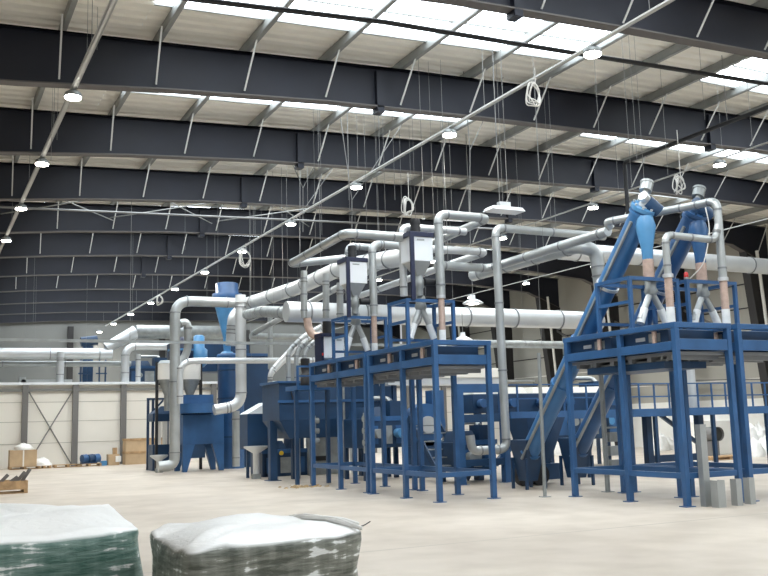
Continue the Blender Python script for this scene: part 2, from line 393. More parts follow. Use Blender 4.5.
# ------------------------------------------------------------------ ducts
def duct(label, pts, r, m='galv', bend=None, rings=None, name='duct', cat='duct', hang=False, group=None, n=14):
    pts = [Vector(p) for p in pts]
    t = thing(name, label, cat, tuple(pts[0]), group)
    MB().tube(pts, r, n, bend=bend if bend is not None else r*2.2).build('pipe_run', m, t)
    sp = rings or 1.5
    for a, b in zip(pts, pts[1:]):
        L = (b-a).length; d = (b-a)/L if L else None
        if L < r*4: continue
        k = max(1, int(L/sp)); e = r*2.3
        for i in range(k+1):
            s = e+(L-2*e)*i/k if k > 0 else L/2
            MB().cyl(a+d*(s-.018), a+d*(s+.018), r*1.1, n=n).build('joint_ring', 'ring', t)
    rods = 0
    for a, b in zip(pts, pts[1:]):
        L = (b-a).length; d = (b-a)/L
        if L < 1.6 or abs(d.z) > .3 or min(a.z, b.z) < 3.6: continue
        for i in range(max(1, int(L/6))):
            p = a+(b-a)*(i+.5)/max(1, int(L/6)); rods += 1
            MB().cyl(p+V((0, 0, r*.9)), (p.x, p.y, RT(p.x)+DZ), .004, n=5).build('hanger_rod', 'wire', t)
    if not rods:
        i = max(range(len(pts)), key=lambda k: pts[k].z); j = i+1 if i+1 < len(pts) else i-1
        d = (pts[j]-pts[i]).normalized(); p = pts[i]+d*min(.3, (pts[j]-pts[i]).length*.4)
        MB().cyl(p-d*.015, p+d*.015, r*1.16, n=n).build('hanging_strap', 'wire', t)
    return t
# central line: vertical leg from deck, across, then back along the trunk at X=11.6
pA = aY(438, 214, 17.6); zA = pA.z
XT = aY(488, 218, 17.6).x
duct('grey duct rising from the front deck beside the large filter unit, turning right then back', [(pA.x, 17.6, 4.35), (pA.x, 17.6, zA), (XT, 17.6, zA), (XT, 24.5, zA-.25), (XT-.3, 33.5, zA-1.1)], .1, 'galv', rings=1.6)
pB = aY(372, 244, 20.9)
duct('grey duct rising from the rear deck beside the smaller filter unit', [(pB.x, 20.9, 4.3), (pB.x, 20.9, pB.z), (XT-.35, 20.9, pB.z)], .1, 'galv')
q0 = aY(440, 250, 19.0); q1 = aY(486, 252, 19.0)
duct('bright grey duct looping right then back below the upper duct of the larger filter', [(q0.x-1.0, 19.0, q0.z), (q1.x, 19.0, q1.z), (q1.x, 26.5, q1.z-.1)], .095, 'galvl')
# clean-air pipes by the filters
a = aY(404, 296, 18.2); b = aY(404, 227, 18.2)
duct('slim grey pipe climbing beside the large filter and passing behind its motor', [a, (a.x, 18.2, b.z), (XT-.25, 18.2, b.z)], .085, 'galvl')
l0 = aY(402, 237, 18.0); l1 = aY(346, 233, 18.0); l2 = aZ(290, 264, l1.z)
l3 = aY(350, 258, l2.y)
duct('grey duct looping left from the large filter and folding back to the small filter', [l0, l1, l2+V((0, 0, 0)), (l3.x, l2.y, l3.z)], .1, 'galv', rings=1.2)
a = aY(349, 300, 21.1); b = aY(349, 246, 21.1)
duct('slim grey pipe with a bend over the small filter unit', [a, (a.x, 21.1, b.z), (a.x+.9, 21.1, b.z)], .085, 'galv')
# vertical droppers left of the small filter
for i, (px, y0, y1, Y, hook) in enumerate(((304, 271, 318, 23.5, 1), (326, 274, 318, 22.6, 0), (340, 283, 322, 22.2, 0))):
    a = aY(px, y0, Y); b = aY(px, y1, Y)
    duct('vertical grey dropper pipe, %s from the left among three beside the small filter' % ORD[i], [a, b], .09, 'galv', rings=.6)
# trunk to the far cyclones
t0 = aY(345, 266, 26); t1 = aY(300, 287, 30); t2 = aY(247, 304, 34)
duct('thick shiny trunk duct sloping down from the middle of the hall toward the far silo', [(XT-.15, 20.5, zA-.35), t0, t1, t2], .25, 'galvl', rings=1.4)
# big low duct across
d0 = aY(246, 316, 25.8); YD = 25.8
z0 = aY(460, 316, YD)
x0 = aY(292, 316, YD).x
duct('thick galvanised main duct running level behind the blue decks', [(aY(286, 314, YD).x, YD, z0.z-.03), (aY(575, 318, YD).x, YD, z0.z-.02), (aY(575, 318, YD).x+1.2, YD+.2, z0.z-.02)], .31, 'galvl', rings=1.9, n=20)
duct('dull grey duct continuing the main duct leftward to the silo duct', [(aY(247, 315, 33).x, 33.0, z0.z+.75), (aY(262, 315, 30).x, 30.0, z0.z+.5), (aY(287, 314, 27).x, 27.0, z0.z+.1), (aY(300, 314, 26.3).x, 26.5, z0.z-.0)], .19, 'galvd', bend=.5, rings=1.6)
# right big duct behind the screw conveyors
YR = 24
e0 = aY(560, 262, YR); e1 = aY(768, 266, YR)
duct('large galvanised duct running level behind both screw conveyors', [(e0.x, YR, e1.z+.02), (e1.x+5, YR, e1.z-.05)], .29, 'galvl', rings=2.6, n=20)
# T2 along the hall between decks and tower
z2 = 5.55
g0 = aZ(605, 231, z2); g1 = aZ(497, 265, z2)
xg = (g0.x+g1.x)/2
h0 = aY(436, 273, g1.y)
duct('grey duct sloping overhead between the screw tower and the front deck', [(h0.x, g1.y, z2-.1), (xg-.15, g1.y, z2-.1), (xg, g0.y, z2)], .11, 'galv', rings=1.3)
j0 = aY(520, 264, 20); j1 = aZ(578, 246, j0.z)
duct('thicker grey duct beside it that hooks down behind the first screw conveyor', [(j0.x-.2, 22, j0.z), (j1.x, j1.y, j0.z), (j1.x+.45, j1.y-.1, j0.z-.1), (j1.x+.55, j1.y-.1, j0.z-1.1)], .17, 'galv', bend=.35)
# pipe A: tall vertical
PY = 18.2
p0 = aY(499, 228, PY); p1 = aY(514, 449, PY); p2 = aY(472, 452, PY); p3 = aY(604, 231, PY)
px_ = p0.x
px2 = aY(500, 330, PY).x
duct('tall plain grey pipe dropping to knee height behind the front deck', [(p3.x, PY, p0.z), (px2, PY, p0.z), (px2+.03, PY, p1.z), (p2.x, PY, p1.z), (p2.x-.02, PY+.02, p1.z+.35)], .1, 'galv', rings=1.5)
# tower ducts
q = aY(727, 320, 12.95); vt = aY(722, 205, 12.95); ve = aY(668, 235, 12.95)
XV = aY(724, 290, 12.95).x
e = aZ(606, 222, vt.z+.05)
duct('grey duct over the second screw conveyor running back from the right tower pipe', [(XV, 12.95, 4.2), (XV, 12.95, vt.z+.08), (XV-.08, 13.6, vt.z+.1), (e.x, e.y, vt.z+.05), (g0.x, g0.y-.2, z2+.02)], .08, 'galv', rings=.9)
XU = aY(669, 290, 12.95).x
duct('grey pipe between the two tower frames with an elbow across to the right pipe', [(XU, 12.95, 4.2), (XU, 12.95, ve.z), (XV-.12, 12.95, ve.z-.02), (XV-.02, 12.95, ve.z+.28)], .07, 'galv', rings=.5)
a = aY(649, 285, 16); b = aY(648, 215, 16)
duct('plain grey vertical pipe directly behind the first screw conveyor spout', [a, (a.x, 16, b.z)], .085, 'galv')

# ------------------------------------------------------------------ blue deck frames
def deck_frame(X0, Y0, W, L, label, H=3.25, blue='blue'):
    t = thing('deck_frame', label, 'platform', (X0, Y0, 0), 'blue steel deck frames')
    P = .105
    ym = Y0+L*.47
    for y in (Y0, ym, Y0+L):
        for x in (X0, X0+W):
            o = MB().box(x-P/2, x+P/2, y-P/2, y+P/2, 0.015, H-.06).build('leg', blue, t, .008)
            MB().box(x-.11, x+.11, y-.09, y+.09, 0, .015).build('base_plate', blue, o)
    m = MB()
    for x in (X0, X0+W): m.box(x-.06, x+.06, Y0-.06, Y0+L+.06, H-.10, H)
    for y in (Y0, Y0+L): m.box(X0+.06, X0+W-.06, y-.06, y+.06, H-.10, H)
    m.build('deck_rail', blue, t, .006)
    m = MB()
    for x in (X0, X0+W): m.box(x-.05, x+.05, Y0+.0575, Y0+L-.0575, H-.5, H-.34)
    for y in (Y0, Y0+L): m.box(X0+.0575, X0+W-.0575, y-.045, y+.045, H-.5, H-.3)
    m.build('lower_rail', blue, t, .005)
    m = MB()
    for x in (X0, X0+W): m.box(x-.035, x+.035, Y0+.0575, Y0+L-.0575, .48, .58)
    for y in (Y0, Y0+L): m.box(X0+.0575, X0+W-.0575, y-.035, y+.035, .48, .58)
    m.build('bottom_rail', blue, t, .005)
    m = MB(); m.box(X0+.06, X0+W-.06, Y0+.06, Y0+L-.06, H-.58, H-.52)
    for i in range(6): m.box(X0+.06, X0+W-.06, Y0+.2+i*(L-.5)/5, Y0+.3+i*(L-.5)/5, H-.66, H-.58)
    m.build('screen_tray', 'ring', t)
    # enclosed vibrating screens on the deck
    for i in range(2):
        y = Y0+.25+i*L*.5
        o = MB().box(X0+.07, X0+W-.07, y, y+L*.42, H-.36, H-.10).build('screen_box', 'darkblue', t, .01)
        MB().box(X0+.06, X0+.07, y+.2, y+.5, H-.31, H-.15).build('viewing_window', 'galvd', o); MB().cyl((X0+.02, y+.3, H-.38), (X0+.02, y+.3, H-.12), .045, n=10).build('hose_end', 'copper', o)
        MB().box(X0+.058, X0+.07, y+.6, y+.85, H-.27, H-.2).build('clamp', 'galvl', o)
    return t
deck_frame(9.42, 16.5, 1.28, 3.05, 'tall blue steel deck frame near the middle, front one of the long line')
deck_frame(9.5, 19.95, 1.22, 3.4, 'tall blue steel deck frame directly behind the front one, in the long line')
deck_frame(12.13, 12.54, 1.28, 3.12, 'tall blue steel deck frame carrying the light blue screw conveyor head')
deck_frame(13.68, 12.54, 1.5, 3.12, 'tall blue steel deck frame at the right picture edge carrying the dark screw head')

def top_frame(X0, Y0, W, D, label, z0=3.25, z1=4.26):
    t = thing('guard_frame', label, 'frame', (X0, Y0, z0), 'small blue frames standing on the decks')
    for y in (Y0, Y0+D):
        for x in (X0, X0+W): MB().box(x-.035, x+.035, y-.035, y+.035, z0, z1-.07).build('upright', 'blue', t)
    m = MB()
    for x in (X0, X0+W): m.box(x-.037, x+.037, Y0-.037, Y0+D+.037, z1-.07, z1)
    for y in (Y0, Y0+D): m.box(X0+.037, X0+W-.037, y-.037, y+.037, z1-.07, z1)
    m.build('top_rail', 'blue', t)
    m = MB()
    for x in (X0, X0+W): m.box(x-.025, x+.025, Y0+.035, Y0+D-.035, 3.74, 3.8)
    for y in (Y0+D,): m.box(X0+.035, X0+W-.035, y-.025, y+.025, 3.4, 3.46)
    m.build('mid_rail', 'blue', t)
    return t
TF = [(9.44, 17.66, 1.15, .85, 'small blue guard frame on the front deck around the forked chute below the large filter'), (9.46, 20.95, 1.1, .8, 'small blue guard frame on the rear deck below the smaller filter'),
      (12.15, 13.66, 1.2, .95, 'small blue guard frame on the right tower under the light blue conveyor head'), (13.62, 13.66, 1.3, .95, 'small blue guard frame on the right tower under the dark blue conveyor head')]
for f in TF: top_frame(*f)

def splitter(x, y, ztop, label, spread=.3, zb=3.45):
    t = thing('forked_chute', label, 'chute', (x, y, zb), 'forked metal chutes')
    m = MB(); m.lathe((x, y, ztop-.25), [(.09, .25), (.11, .2), (.11, .08), (.14, .0), (.1, -.08)][::-1]); m.build('inlet_collar', 'galvd', t)
    for s in (-1, 1):
        o = MB().cyl((x+s*.03, y, ztop-.3), (x+s*spread, y-.02, zb+.05), .065, n=12).build('leg_tube', 'galv', t)
        MB().cyl((x+s*spread*.6, y-.012, zb+.05+(ztop-.35-zb)*.42), (x+s*spread, y-.02, zb-.03), .078, n=12).build('clear_sleeve', 'film', o)
    return t
def sleeve(x, y, label, z0=4.2):
    t = thing('flexible_hose', label, 'hose', (x, y, 3.2), 'copper wound flexible hoses')
    m = MB(); pts = []; rad = []
    for i in range(31): pts.append((x, y, 3.56+(z0-3.56)*i/30)); rad.append(.07+.007*(i % 2))
    m.tube(pts, .08, 14, radii=rad); m.build('ribbed_hose', 'copper', t)
    MB().cyl((x, y, 3.22), (x, y, 3.58), .08, n=14).build('clear_cuff', 'film', t)
    MB().cyl((x, y, z0-.02), (x, y, z0+.05), .1, n=14).build('clamp', 'galvl', t)
sleeve(pA.x, 17.6, 'copper coloured flexible hose standing on the front deck below its vertical duct', 4.3)
sleeve(pB.x, 20.9, 'copper coloured flexible hose standing on the rear deck below its vertical duct', 4.28)
sleeve(XU, 12.95, 'copper coloured flexible hose on the right tower, the left one between the guard frames', 4.15)
sleeve(XV, 12.95, 'copper coloured flexible hose on the right tower, the right one near the picture edge', 4.15)

# ------------------------------------------------------------------ filter units
def filter_unit(x, y, zb, label, w=.54, d=.52, h=.68, stand=True):
    t = thing('dust_filter', label, 'filter unit', (x, y, zb), 'white dust filter units')
    h0_ = zb+.12
    o = MB().box(x, x+w, y, y+d, h0_, zb+h).build('cabinet', 'white', t, .012)
    MB().box(x+.14, x+.32, y-.012, y-.002, zb+h-.10, zb+h-.07).build('rating_plate', 'galvd', o)
    MB().box(x-.05, x+.045, y-.05, y-.0, zb-.75, zb+h+.03).build('mast', 'navy', t)
    MB().box(x-.05, x+w+.02, y-.03, y+d+.03, zb+h-.02, zb+h+.09).build('cap', 'navy', t, .01)
    m = MB(); m.lathe((x+w*.42, y+d*.4, zb+h+.08), [(.11, 0), (.12, .03), (.105, .05), (.12, .08), (.105, .11), (.12, .15), (.105, .18), (.12, .22), (.1, .34)], 16); m.build('motor', 'black', t)
    m = MB(); m.taper((x+w/2+.03, y+d/2), .16, .16, zb-.18, (x+w/2, y+d/2), w*.86, d*.9, zb+.12); m.build('hopper', 'galv', t)
    o = MB().lathe((x+w/2+.03, y+d/2, zb-.62), [(.09, 0), (.09, .16), (.12, .2), (.12, .34), (.09, .4), (.09, .46)]).build('rotary_valve', 'galvd', t)
    MB().cyl((x+w/2+.12, y+d/2-.1, zb-.32), (x+w/2+.38, y+d/2-.1, zb-.32), .08, n=12).build('valve_motor', 'black', o)
    return t
filter_unit(9.57, 17.62, 4.98, 'larger looking white and navy dust filter with black motor, above the front deck')
splitter(9.95, 17.98, 4.38, 'forked metal chute under the white filter of the front deck')
filter_unit(9.47, 20.8, 4.95, 'white and navy dust filter with black motor, above the rear deck')
splitter(9.85, 21.2, 4.38, 'forked metal chute under the white filter of the rear deck')
t = thing('control_cabinet', 'low white and navy filter cabinet standing at the far end of the rear deck', 'cabinet', (9.67, 22.9, 3.25))
o = MB().box(9.67, 10.27, 22.9, 23.35, 3.35, 3.93).build('cabinet', 'white', t, .01)
MB().box(10.05, 10.2, 22.89, 22.9, 3.83, 3.86).build('rating_plate', 'galvd', o)
MB().box(9.6, 9.67, 22.88, 23.35, 3.25, 3.98).build('mast', 'navy', t)
MB().box(9.58, 10.3, 22.86, 23.4, 3.93, 4.02).build('cap', 'navy', t)
MB().cyl((9.86, 23.1, 4.02), (9.86, 23.1, 4.36), .12, n=14).build('motor', 'black', t)
MB().box(9.61, 9.65, 22.86, 22.885, 3.42, 3.49).build('red_button', 'red', t)
# hose curling from a dropper
hz = [aY(307, 318, 23.5), aY(309, 330, 23.5), aY(315, 337, 23.4), aY(326, 336, 23.3)]
tag(MB().tube(hz, .11, 12, bend=.25).build('flexible_hose', 'copper'), 'copper tinted flexible hose curling below the leftmost dropper pipe', 'hose')

# ------------------------------------------------------------------ screw conveyors
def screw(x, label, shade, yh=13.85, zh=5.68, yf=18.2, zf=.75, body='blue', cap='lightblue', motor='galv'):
    t = thing('screw_conveyor', label, 'conveyor', (x, yf, 0), 'inclined blue screw conveyors')
    a = V((x, yf, zf)); b = V((x, yh, zh)); d = (b-a).normalized()
    R = .215
    MB().tube([a, b], R, 20).build('screw_tube', body, t)
    m = MB(); n_ = V((0, d.z, -d.y))
    for s in (.02, .32, .5, .72, .985):
        o = MB().cyl(a+(b-a)*s-d*.03, a+(b-a)*s+d*.03, R*1.17, n=20).build('flange_ring', 'galvl' if s in (.72,) else body, t)
    m = MB(); nn = V((-1, 0, 0)); m.bar(a+nn*(R+.03)-n_*.1, a+(b-a)*.96+nn*(R+.03)-n_*.1, .05, .05); m.build('cable_duct', 'galvd', t)
    # foot hopper
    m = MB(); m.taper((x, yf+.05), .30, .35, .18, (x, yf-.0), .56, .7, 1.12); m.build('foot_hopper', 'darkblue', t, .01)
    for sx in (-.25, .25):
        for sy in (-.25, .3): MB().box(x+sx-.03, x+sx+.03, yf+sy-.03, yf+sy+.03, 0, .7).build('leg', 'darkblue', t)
    # discharge spout: side chute off the tube, going straight down
    c = V((x, yh+.12, zh-.25))
    m = MB(); m.lathe((x-.03, yh-.06, 0), [(.105, 4.62), (.115, 4.85), (.2, 5.3), (.15, 5.5)]); m.build('discharge_spout', cap, t)
    m = MB(); pts = [(x-.03, yh-.06, 4.24+.4*i/16) for i in range(17)]; m.tube(pts, .1, 14, radii=[.105+.008*(i % 2) for i in range(17)]); m.build('flexible_sleeve', 'copper', t)
    # head end flange, gearbox, motor
    h = b+d*.06
    MB().cyl(b-d*.02, b+d*.05, .26, n=22).build('head_flange', cap, t)
    for k in range(8):
        an = 2*PI*k/8; u = V((1, 0, 0)); w_ = d.cross(u); p = h+(u*math.cos(an)+w_*math.sin(an))*.225
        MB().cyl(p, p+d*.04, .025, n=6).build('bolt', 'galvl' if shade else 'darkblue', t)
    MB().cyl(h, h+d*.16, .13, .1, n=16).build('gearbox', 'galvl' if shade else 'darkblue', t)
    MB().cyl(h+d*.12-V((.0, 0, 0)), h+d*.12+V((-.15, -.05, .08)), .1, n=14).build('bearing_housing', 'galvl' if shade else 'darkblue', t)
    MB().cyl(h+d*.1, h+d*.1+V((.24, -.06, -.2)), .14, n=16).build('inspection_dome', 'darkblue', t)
    mt = h+d*.12+V((-.05, 0, .0))
    MB().cyl(mt, mt+V((.06, .03, .26)), .06, n=14).build('motor_neck', 'galvd', t)
    o = MB().cyl(mt+V((.05, .03, .20)), mt+V((.12, .04, .36)), .125, n=18).build('motor', motor, t)
    MB().cyl(mt+V((.115, .04, .36)), mt+V((.13, .045, .40)), .135, n=18).build('fan_cover', motor, o)
    return t
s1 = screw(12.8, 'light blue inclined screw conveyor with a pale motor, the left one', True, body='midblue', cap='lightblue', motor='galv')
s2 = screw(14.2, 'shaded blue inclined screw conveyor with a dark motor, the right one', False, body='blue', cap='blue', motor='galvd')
splitter(12.82, 13.82, 4.26, 'forked metal chute on the right tower below the light blue conveyor spout', .34, 3.4)
splitter(14.2, 13.82, 4.26, 'forked metal chute on the right tower below the dark conveyor spout', .34, 3.4)
x, y = 13.75, 13.2
t = thing('beacon', 'small red warning light on the guard frame between the conveyor heads', 'light', (13.62, 13.66, 4.26))
MB().cyl((13.62, 13.66, 4.26), (13.62, 13.66, 4.30), .05, n=12).build('socket', 'galvd', t)
MB().lathe((13.62, 13.66, 4.30), [(.045, 0), (.045, .08), (.02, .11)], 12).build('lens', 'red', t)
# power cable swinging down from second head
tag(MB().tube([(14.2, 13.6, 5.9), (14.0, 13.3, 5.2), (13.75, 13.3, 4.5), (13.66, 13.6, 4.27)], .012, 6, bend=.3).build('power_cable', 'cable'), 'thin pale cable hanging down the front of the dark conveyor head', 'cable')

# ------------------------------------------------------------------ galvanised stubs in front of the tower
def stub(px, py, w, d, h, label, lean=0):
    c = aZ(px, py, 0)
    t = thing('galvanised_channel', label, 'channel', (c.x, c.y, 0), 'upright galvanised channels at the tower foot')
    m = MB()
    m.box(c.x, c.x+.012, c.y, c.y+d, .0, h); m.box(c.x+w-.012, c.x+w, c.y, c.y+d, .0, h); m.box(c.x+.012, c.x+w-.012, c.y, c.y+.012, 0, h)
    m.build('channel_body', 'galv', t)
    MB().box(c.x+w, c.x+w+.05, c.y+d-.012, c.y+d, 0, h-.02).build('flange', 'galv', t)
stub(706, 507, .14, .12, 1.42, 'tall pale galvanised channel standing upright at the foot of the right tower')
stub(719, 508, .18, .16, .46, 'short galvanised channel stub directly right of the tall channel')
stub(738, 506, .13, .14, .46, 'middle short galvanised channel stub in front of the tower')
stub(751, 504.5, .13, .14, .46, 'rightmost short galvanised channel stub in front of the tower')

# ------------------------------------------------------------------ raised platform behind the tower
PZ = 0; yp = 20.2
a = aY(511, 415, yp); b = aY(728, 411, yp); PZ = (a.z+b.z)/2; PXa, PXb = a.x, b.x+2.5
t = thing('catwalk', 'blue railed catwalk running level behind the screw conveyor feet', 'platform', (PXa, yp, 0))
MB().box(PXa, PXb, yp, yp+.1, PZ-.12, PZ+.1).build('edge_beam', 'blue', t)
MB().box(PXa, PXb, yp+.1, yp+1.1, PZ-.02, PZ+.04).build('walkway', 'darkblue', t)
MB().box(PXa, PXb, yp+1.1, yp+1.2, PZ-.12, PZ+.1).build('edge_beam', 'darkblue', t)
x = PXa+.25; i = 0
while x < PXb:
    MB().box(x-.02, x+.02, yp+.02, yp+.06, PZ+.1, PZ+.78).build('rail_post', 'blue', t)
    if i % 2: MB().box(x-.05, x+.05, yp+.02, yp+.12, 0, PZ-.12).build('leg', 'darkblue', t)
    x += .75 if i < 4 else .55; i += 1
for z in (.42, .78): MB().box(PXa, PXb, yp+.02, yp+.06, PZ+z, PZ+z+.035).build('hand_rail', 'blue', t)
for px in (648, 700):
    x = aY(px, 440, yp+.8).x; MB().box(x-.1, x+.1, yp+.7, yp+.9, 0, PZ-.02).build('leg', 'darkblue', t)
xa = aY(648, 458, yp+.8).x; xb = aY(702, 458, yp+.8).x
MB().box(xa, xb, yp+.75, yp+.85, .25, .45).build('tie_beam', 'darkblue', t)
MB().bar((xa+.6, yp+.8, PZ-.1), (xb-.05, yp+.8, .7), .1).build('brace', 'darkblue', t)
# screw machine / separators on the catwalk
t = thing('roller_separator', 'long dark blue separator with pale covers standing on the catwalk', 'machine', (PXa, yp+1.3, 0))
MB().box(PXa-.2, PXa+4.6, yp+1.5, yp+2.5, PZ+.1, PZ+.62).build('housing', 'darkblue', t, .02)
for i in range(5):
    x = PXa-.1+i*.98
    MB().taper((x+.4, yp+2), .8, .8, PZ+.62, (x+.4, yp+2), .66, .6, PZ+.8).build('cover', 'cream', t, .02)
    MB().cyl((x+.1, yp+1.45, PZ+.36), (x+.1, yp+1.25, PZ+.36), .12, n=12).build('drive', 'blue', t)
for i in range(3):
    x = PXa-.1+i*2.2
    MB().box(x, x+.16, yp+1.5, yp+1.66, 0, PZ+.1).build('leg', 'darkblue', t)
MB().bar((PXa+.4, yp+1.45, .4), (PXa+1.9, yp+1.45, PZ), .14).build('brace', 'blue', t)
# feed hopper between pipe and conveyor 1
a = aY(536, 420, 19.2)
t = thing('feed_hopper', 'dark blue funnel shaped feed hopper under the catwalk beside the tall grey pipe', 'hopper', (a.x, 19.2, 0))
MB().taper((a.x, 19.3), .5, .5, .5, (a.x+.05, 19.3), 1.15, .9, 1.62).build('funnel', 'darkblue', t)
MB().box(a.x-.5, a.x+.5, 18.95, 19.65, .12, .5).build('base', 'darkblue', t)
m = MB(); m.cyl((a.x-.6, 18.85, .25), (a.x-.6, 19.05, .25), .25, n=20); m.build('wheel', 'black', t)
m = MB(); m.cyl((a.x-.18, 18.85, .25), (a.x-.18, 19.05, .25), .25, n=20); m.build('wheel', 'black', t)
t = thing('support_post', 'pale grey steel post standing left of the first conveyor foot', 'post', tuple(aZ(545, 497, 0)))
c = aZ(545, 497, 0); top = aY(536, 353, c.y)
MB().cyl(c+V((0, 0, .01)), (c.x+.03, c.y, top.z), .04, n=10).build('tube', 'galvd', t); MB().box(c.x-.09, c.x+.09, c.y-.09, c.y+.09, 0, .012).build('foot_plate', 'galvd', t)
c = aZ(608, 492, 0); top = aY(600, 362, c.y)
t = thing('support_post', 'grey steel pole standing inside the right tower near its left side', 'post', tuple(c))
MB().cyl(c, (c.x, c.y, top.z), .055, n=12).build('tube', 'galvd', t); MB().box(c.x-.1, c.x+.1, c.y-.1, c.y+.1, 0, .012).build('foot_plate', 'galvd', t)
# control box rack at the tower's inside
c = aZ(612, 492, 0)+V((.15, .3, 0))
t = thing('terminal_rack', 'grey mesh rack with small boxes standing inside the right tower', 'rack', tuple(c))
m = MB()
for dx in (0, .42): m.box(c.x+dx, c.x+dx+.04, c.y, c.y+.04, 0, 1.38)
m.box(c.x, c.x+.46, c.y, c.y+.04, 1.34, 1.38); m.build('rack_frame', 'galvd', t)
for i in range(3): MB().box(c.x+.1, c.x+.34, c.y-.05, c.y+.06, .45+.3*i, .66+.3*i).build('terminal_box', 'galv' if i % 2 else 'galvd', t)
# lit cylinder behind the tower
a = aY(693, 407, 20.7); b = aY(692, 345, 20.7)
tag(MB().cyl((a.x, 20.7, PZ+.04), (a.x, 20.7, b.z+.2), .13, n=18).build('vertical_duct', 'galvl'), 'short pale vertical duct rising behind the tower legs above the catwalk', 'duct')

# inner tower machine: screens and belt under tower deck
t = thing('vibrating_table', 'dark blue vibrating table slung under the deck of the right tower', 'machine', (12.8, 14.2, 2.2))
MB().box(12.25, 13.3, 13.0, 15.2, 2.45, 2.58).build('table_bed', 'darkblue', t)
for i in range(4): MB().box(12.3+.27*i, 12.36+.27*i, 13.0, 15.2, 2.58, 2.62).build('slat', 'galvd', t)
for sx in (12.3, 13.2):
    for sy in (13.1, 15.1): MB().cyl((sx, sy, 2.6), (sx, sy, 2.7), .03, n=8).build('hanger', 'galv', t)

# ------------------------------------------------------------------ machinery behind the front deck
def gear(x, y, z, w, d, h, label, m='darkblue', legs=True, name='blue_machine', motors=2):
    t = thing(name, label, 'machine', (x, y, 0))
    MB().box(x, x+w, y, y+d, z, z+h*.62).build('housing', m, t, .02)
    MB().taper((x+w*.3, y+d/2), w*.5, d*.8, z+h*.62, (x+w*.3, y+d/2), w*.36, d*.6, z+h*.86).build('cowl', m, t)
    MB().box(x+w*.62, x+w*.92, y+d*.1, y+d*.6, z+h*.62, z+h*.98).build('terminal_box', m, t)
    MB().box(x-.03, x+w+.03, y-.03, y+.02, z+h*.56, z+h*.66).build('rim', 'blue', t)
    MB().tube([(x+w*.3, y+d/2, z+h*.86), (x+w*.3, y+d/2, z+h*1.05), (x+w*.75, y+d/2, z+h*1.05), (x+w*.75, y+d*.35, z+h*.97)], .07, 10, bend=.12).build('air_pipe', 'galv', t)
    for i in range(3): MB().box(x+w*(.08+.3*i), x+w*(.3+.3*i), y-.012, y, z+h*.08, z+h*.46).build('access_panel', 'blue' if i != 1 else 'galvd', t)
    for i in range(motors):
        MB().cyl((x+w*(.25+.45*i), y-.02, z+h*.3), (x+w*(.25+.45*i), y-.3, z+h*.3), .13, n=14).build('drive_motor', 'lightblue' if i % 2 else 'galvd', t)
    if legs:
        for sx in (x+.06, x+w-.06):
            for sy in (y+.06, y+d-.06): MB().box(sx-.05, sx+.05, sy-.05, sy+.05, 0, z).build('leg', m, t)
    return t
c = aY(383, 440, 24); gear(c.x-.6, 24, .9, 1.5, 1.4, 1.35, 'blue machine block with a light blue drive behind the rear deck legs')
c = aY(418, 425, 24.2); 
t = thing('fan', 'large blue centrifugal fan housing seen between the deck legs', 'fan', (c.x, 24.2, 0))
MB().cyl((c.x+.2, 24.0, c.z), (c.x+.2, 24.45, c.z), .62, n=28).build('scroll', 'blue', t)
MB().cyl((c.x+.2, 23.9, c.z), (c.x+.2, 24.0, c.z), .25, n=20).build('inlet', 'galvl', t)
MB().box(c.x-.3, c.x+.7, 24.0, 24.5, 0, c.z-.45).build('pedestal', 'darkblue', t)
MB().box(c.x+.4, c.x+.8, 24.02, 24.42, c.z, c.z+1.0).build('outlet', 'blue', t)
for (px, py, Y, lab) in ((473, 303, 23, 'small white dome lamp hanging above the main duct right of the front deck'), (463, 340, 24.8, 'small white dome lamp hanging below the main duct right of the front deck')):
    c_ = aY(px, py, Y)
    t = thing('pendant_lamp', lab, 'lamp', tuple(c_), 'white dome lamps')
    MB().lathe(c_, [(.30, -.02), (.31, 0), (.2, .07), (.08, .12), (.07, .24)], 20).build('shade', 'white', t)
    MB().lathe(c_, [(.15, -.035), (.16, -.021)], 16).build('bulb', 'lamp', t)
    MB().cyl(c_+V((0, 0, .24)), (c_.x, c_.y, RT(c_.x)+DZ if py < 320 else c_.z+.9), .01, n=5).build('cord', 'wire', t)
# low side platform at the far end of the deck line
a_ = aY(293, 383, 24.3); b_ = aY(318, 366, 24.3); zt_ = aY(300, 368, 24.3).z
t = thing('side_platform', 'small low blue platform with a handrail left of the rear deck', 'platform', (a_.x, 24.3, 0))
MB().box(a_.x, b_.x+.25, 24.0, 24.9, zt_-.62, zt_-.5).build('floor_plate', 'blue', t)
for x_ in (a_.x+.03, (a_.x+b_.x)/2+.1, b_.x+.2):
    MB().box(x_-.03, x_+.03, 24.0, 24.05, zt_-.5, zt_).build('rail_post', 'blue', t)
    MB().box(x_-.05, x_+.05, 24.1, 24.2, 0, zt_-.62).build('leg', 'darkblue', t)
MB().box(a_.x, b_.x+.25, 23.99, 24.05, zt_, zt_+.05).build('hand_rail', 'blue', t)
MB().box(a_.x, b_.x+.25, 23.99, 24.05, zt_-.26, zt_-.22).build('hand_rail', 'blue', t)
MB().lathe((a_.x+.45, 24.5, zt_-.5), [(.14, 0), (.14, .34), (.1, .36), (.13, .5), (.13, .78)], 16).build('agitator_motor', 'black', t)
# tubes feeding down beside the rear of the big bin
for i_, px in enumerate((284, 292, 300)):
    a2 = aY(px, 383, 27.0); b2_ = aY(px+2, 352, 27.0)
    duct('short grey feed pipe standing on the big bin, %s from the left of three' % ORD[i_], [(a2.x, 26.6, 2.88), (a2.x, 26.6, b2_.z), (a2.x+.35, 26.6, b2_.z+.3)], .07, 'galv', bend=.2, rings=.7)
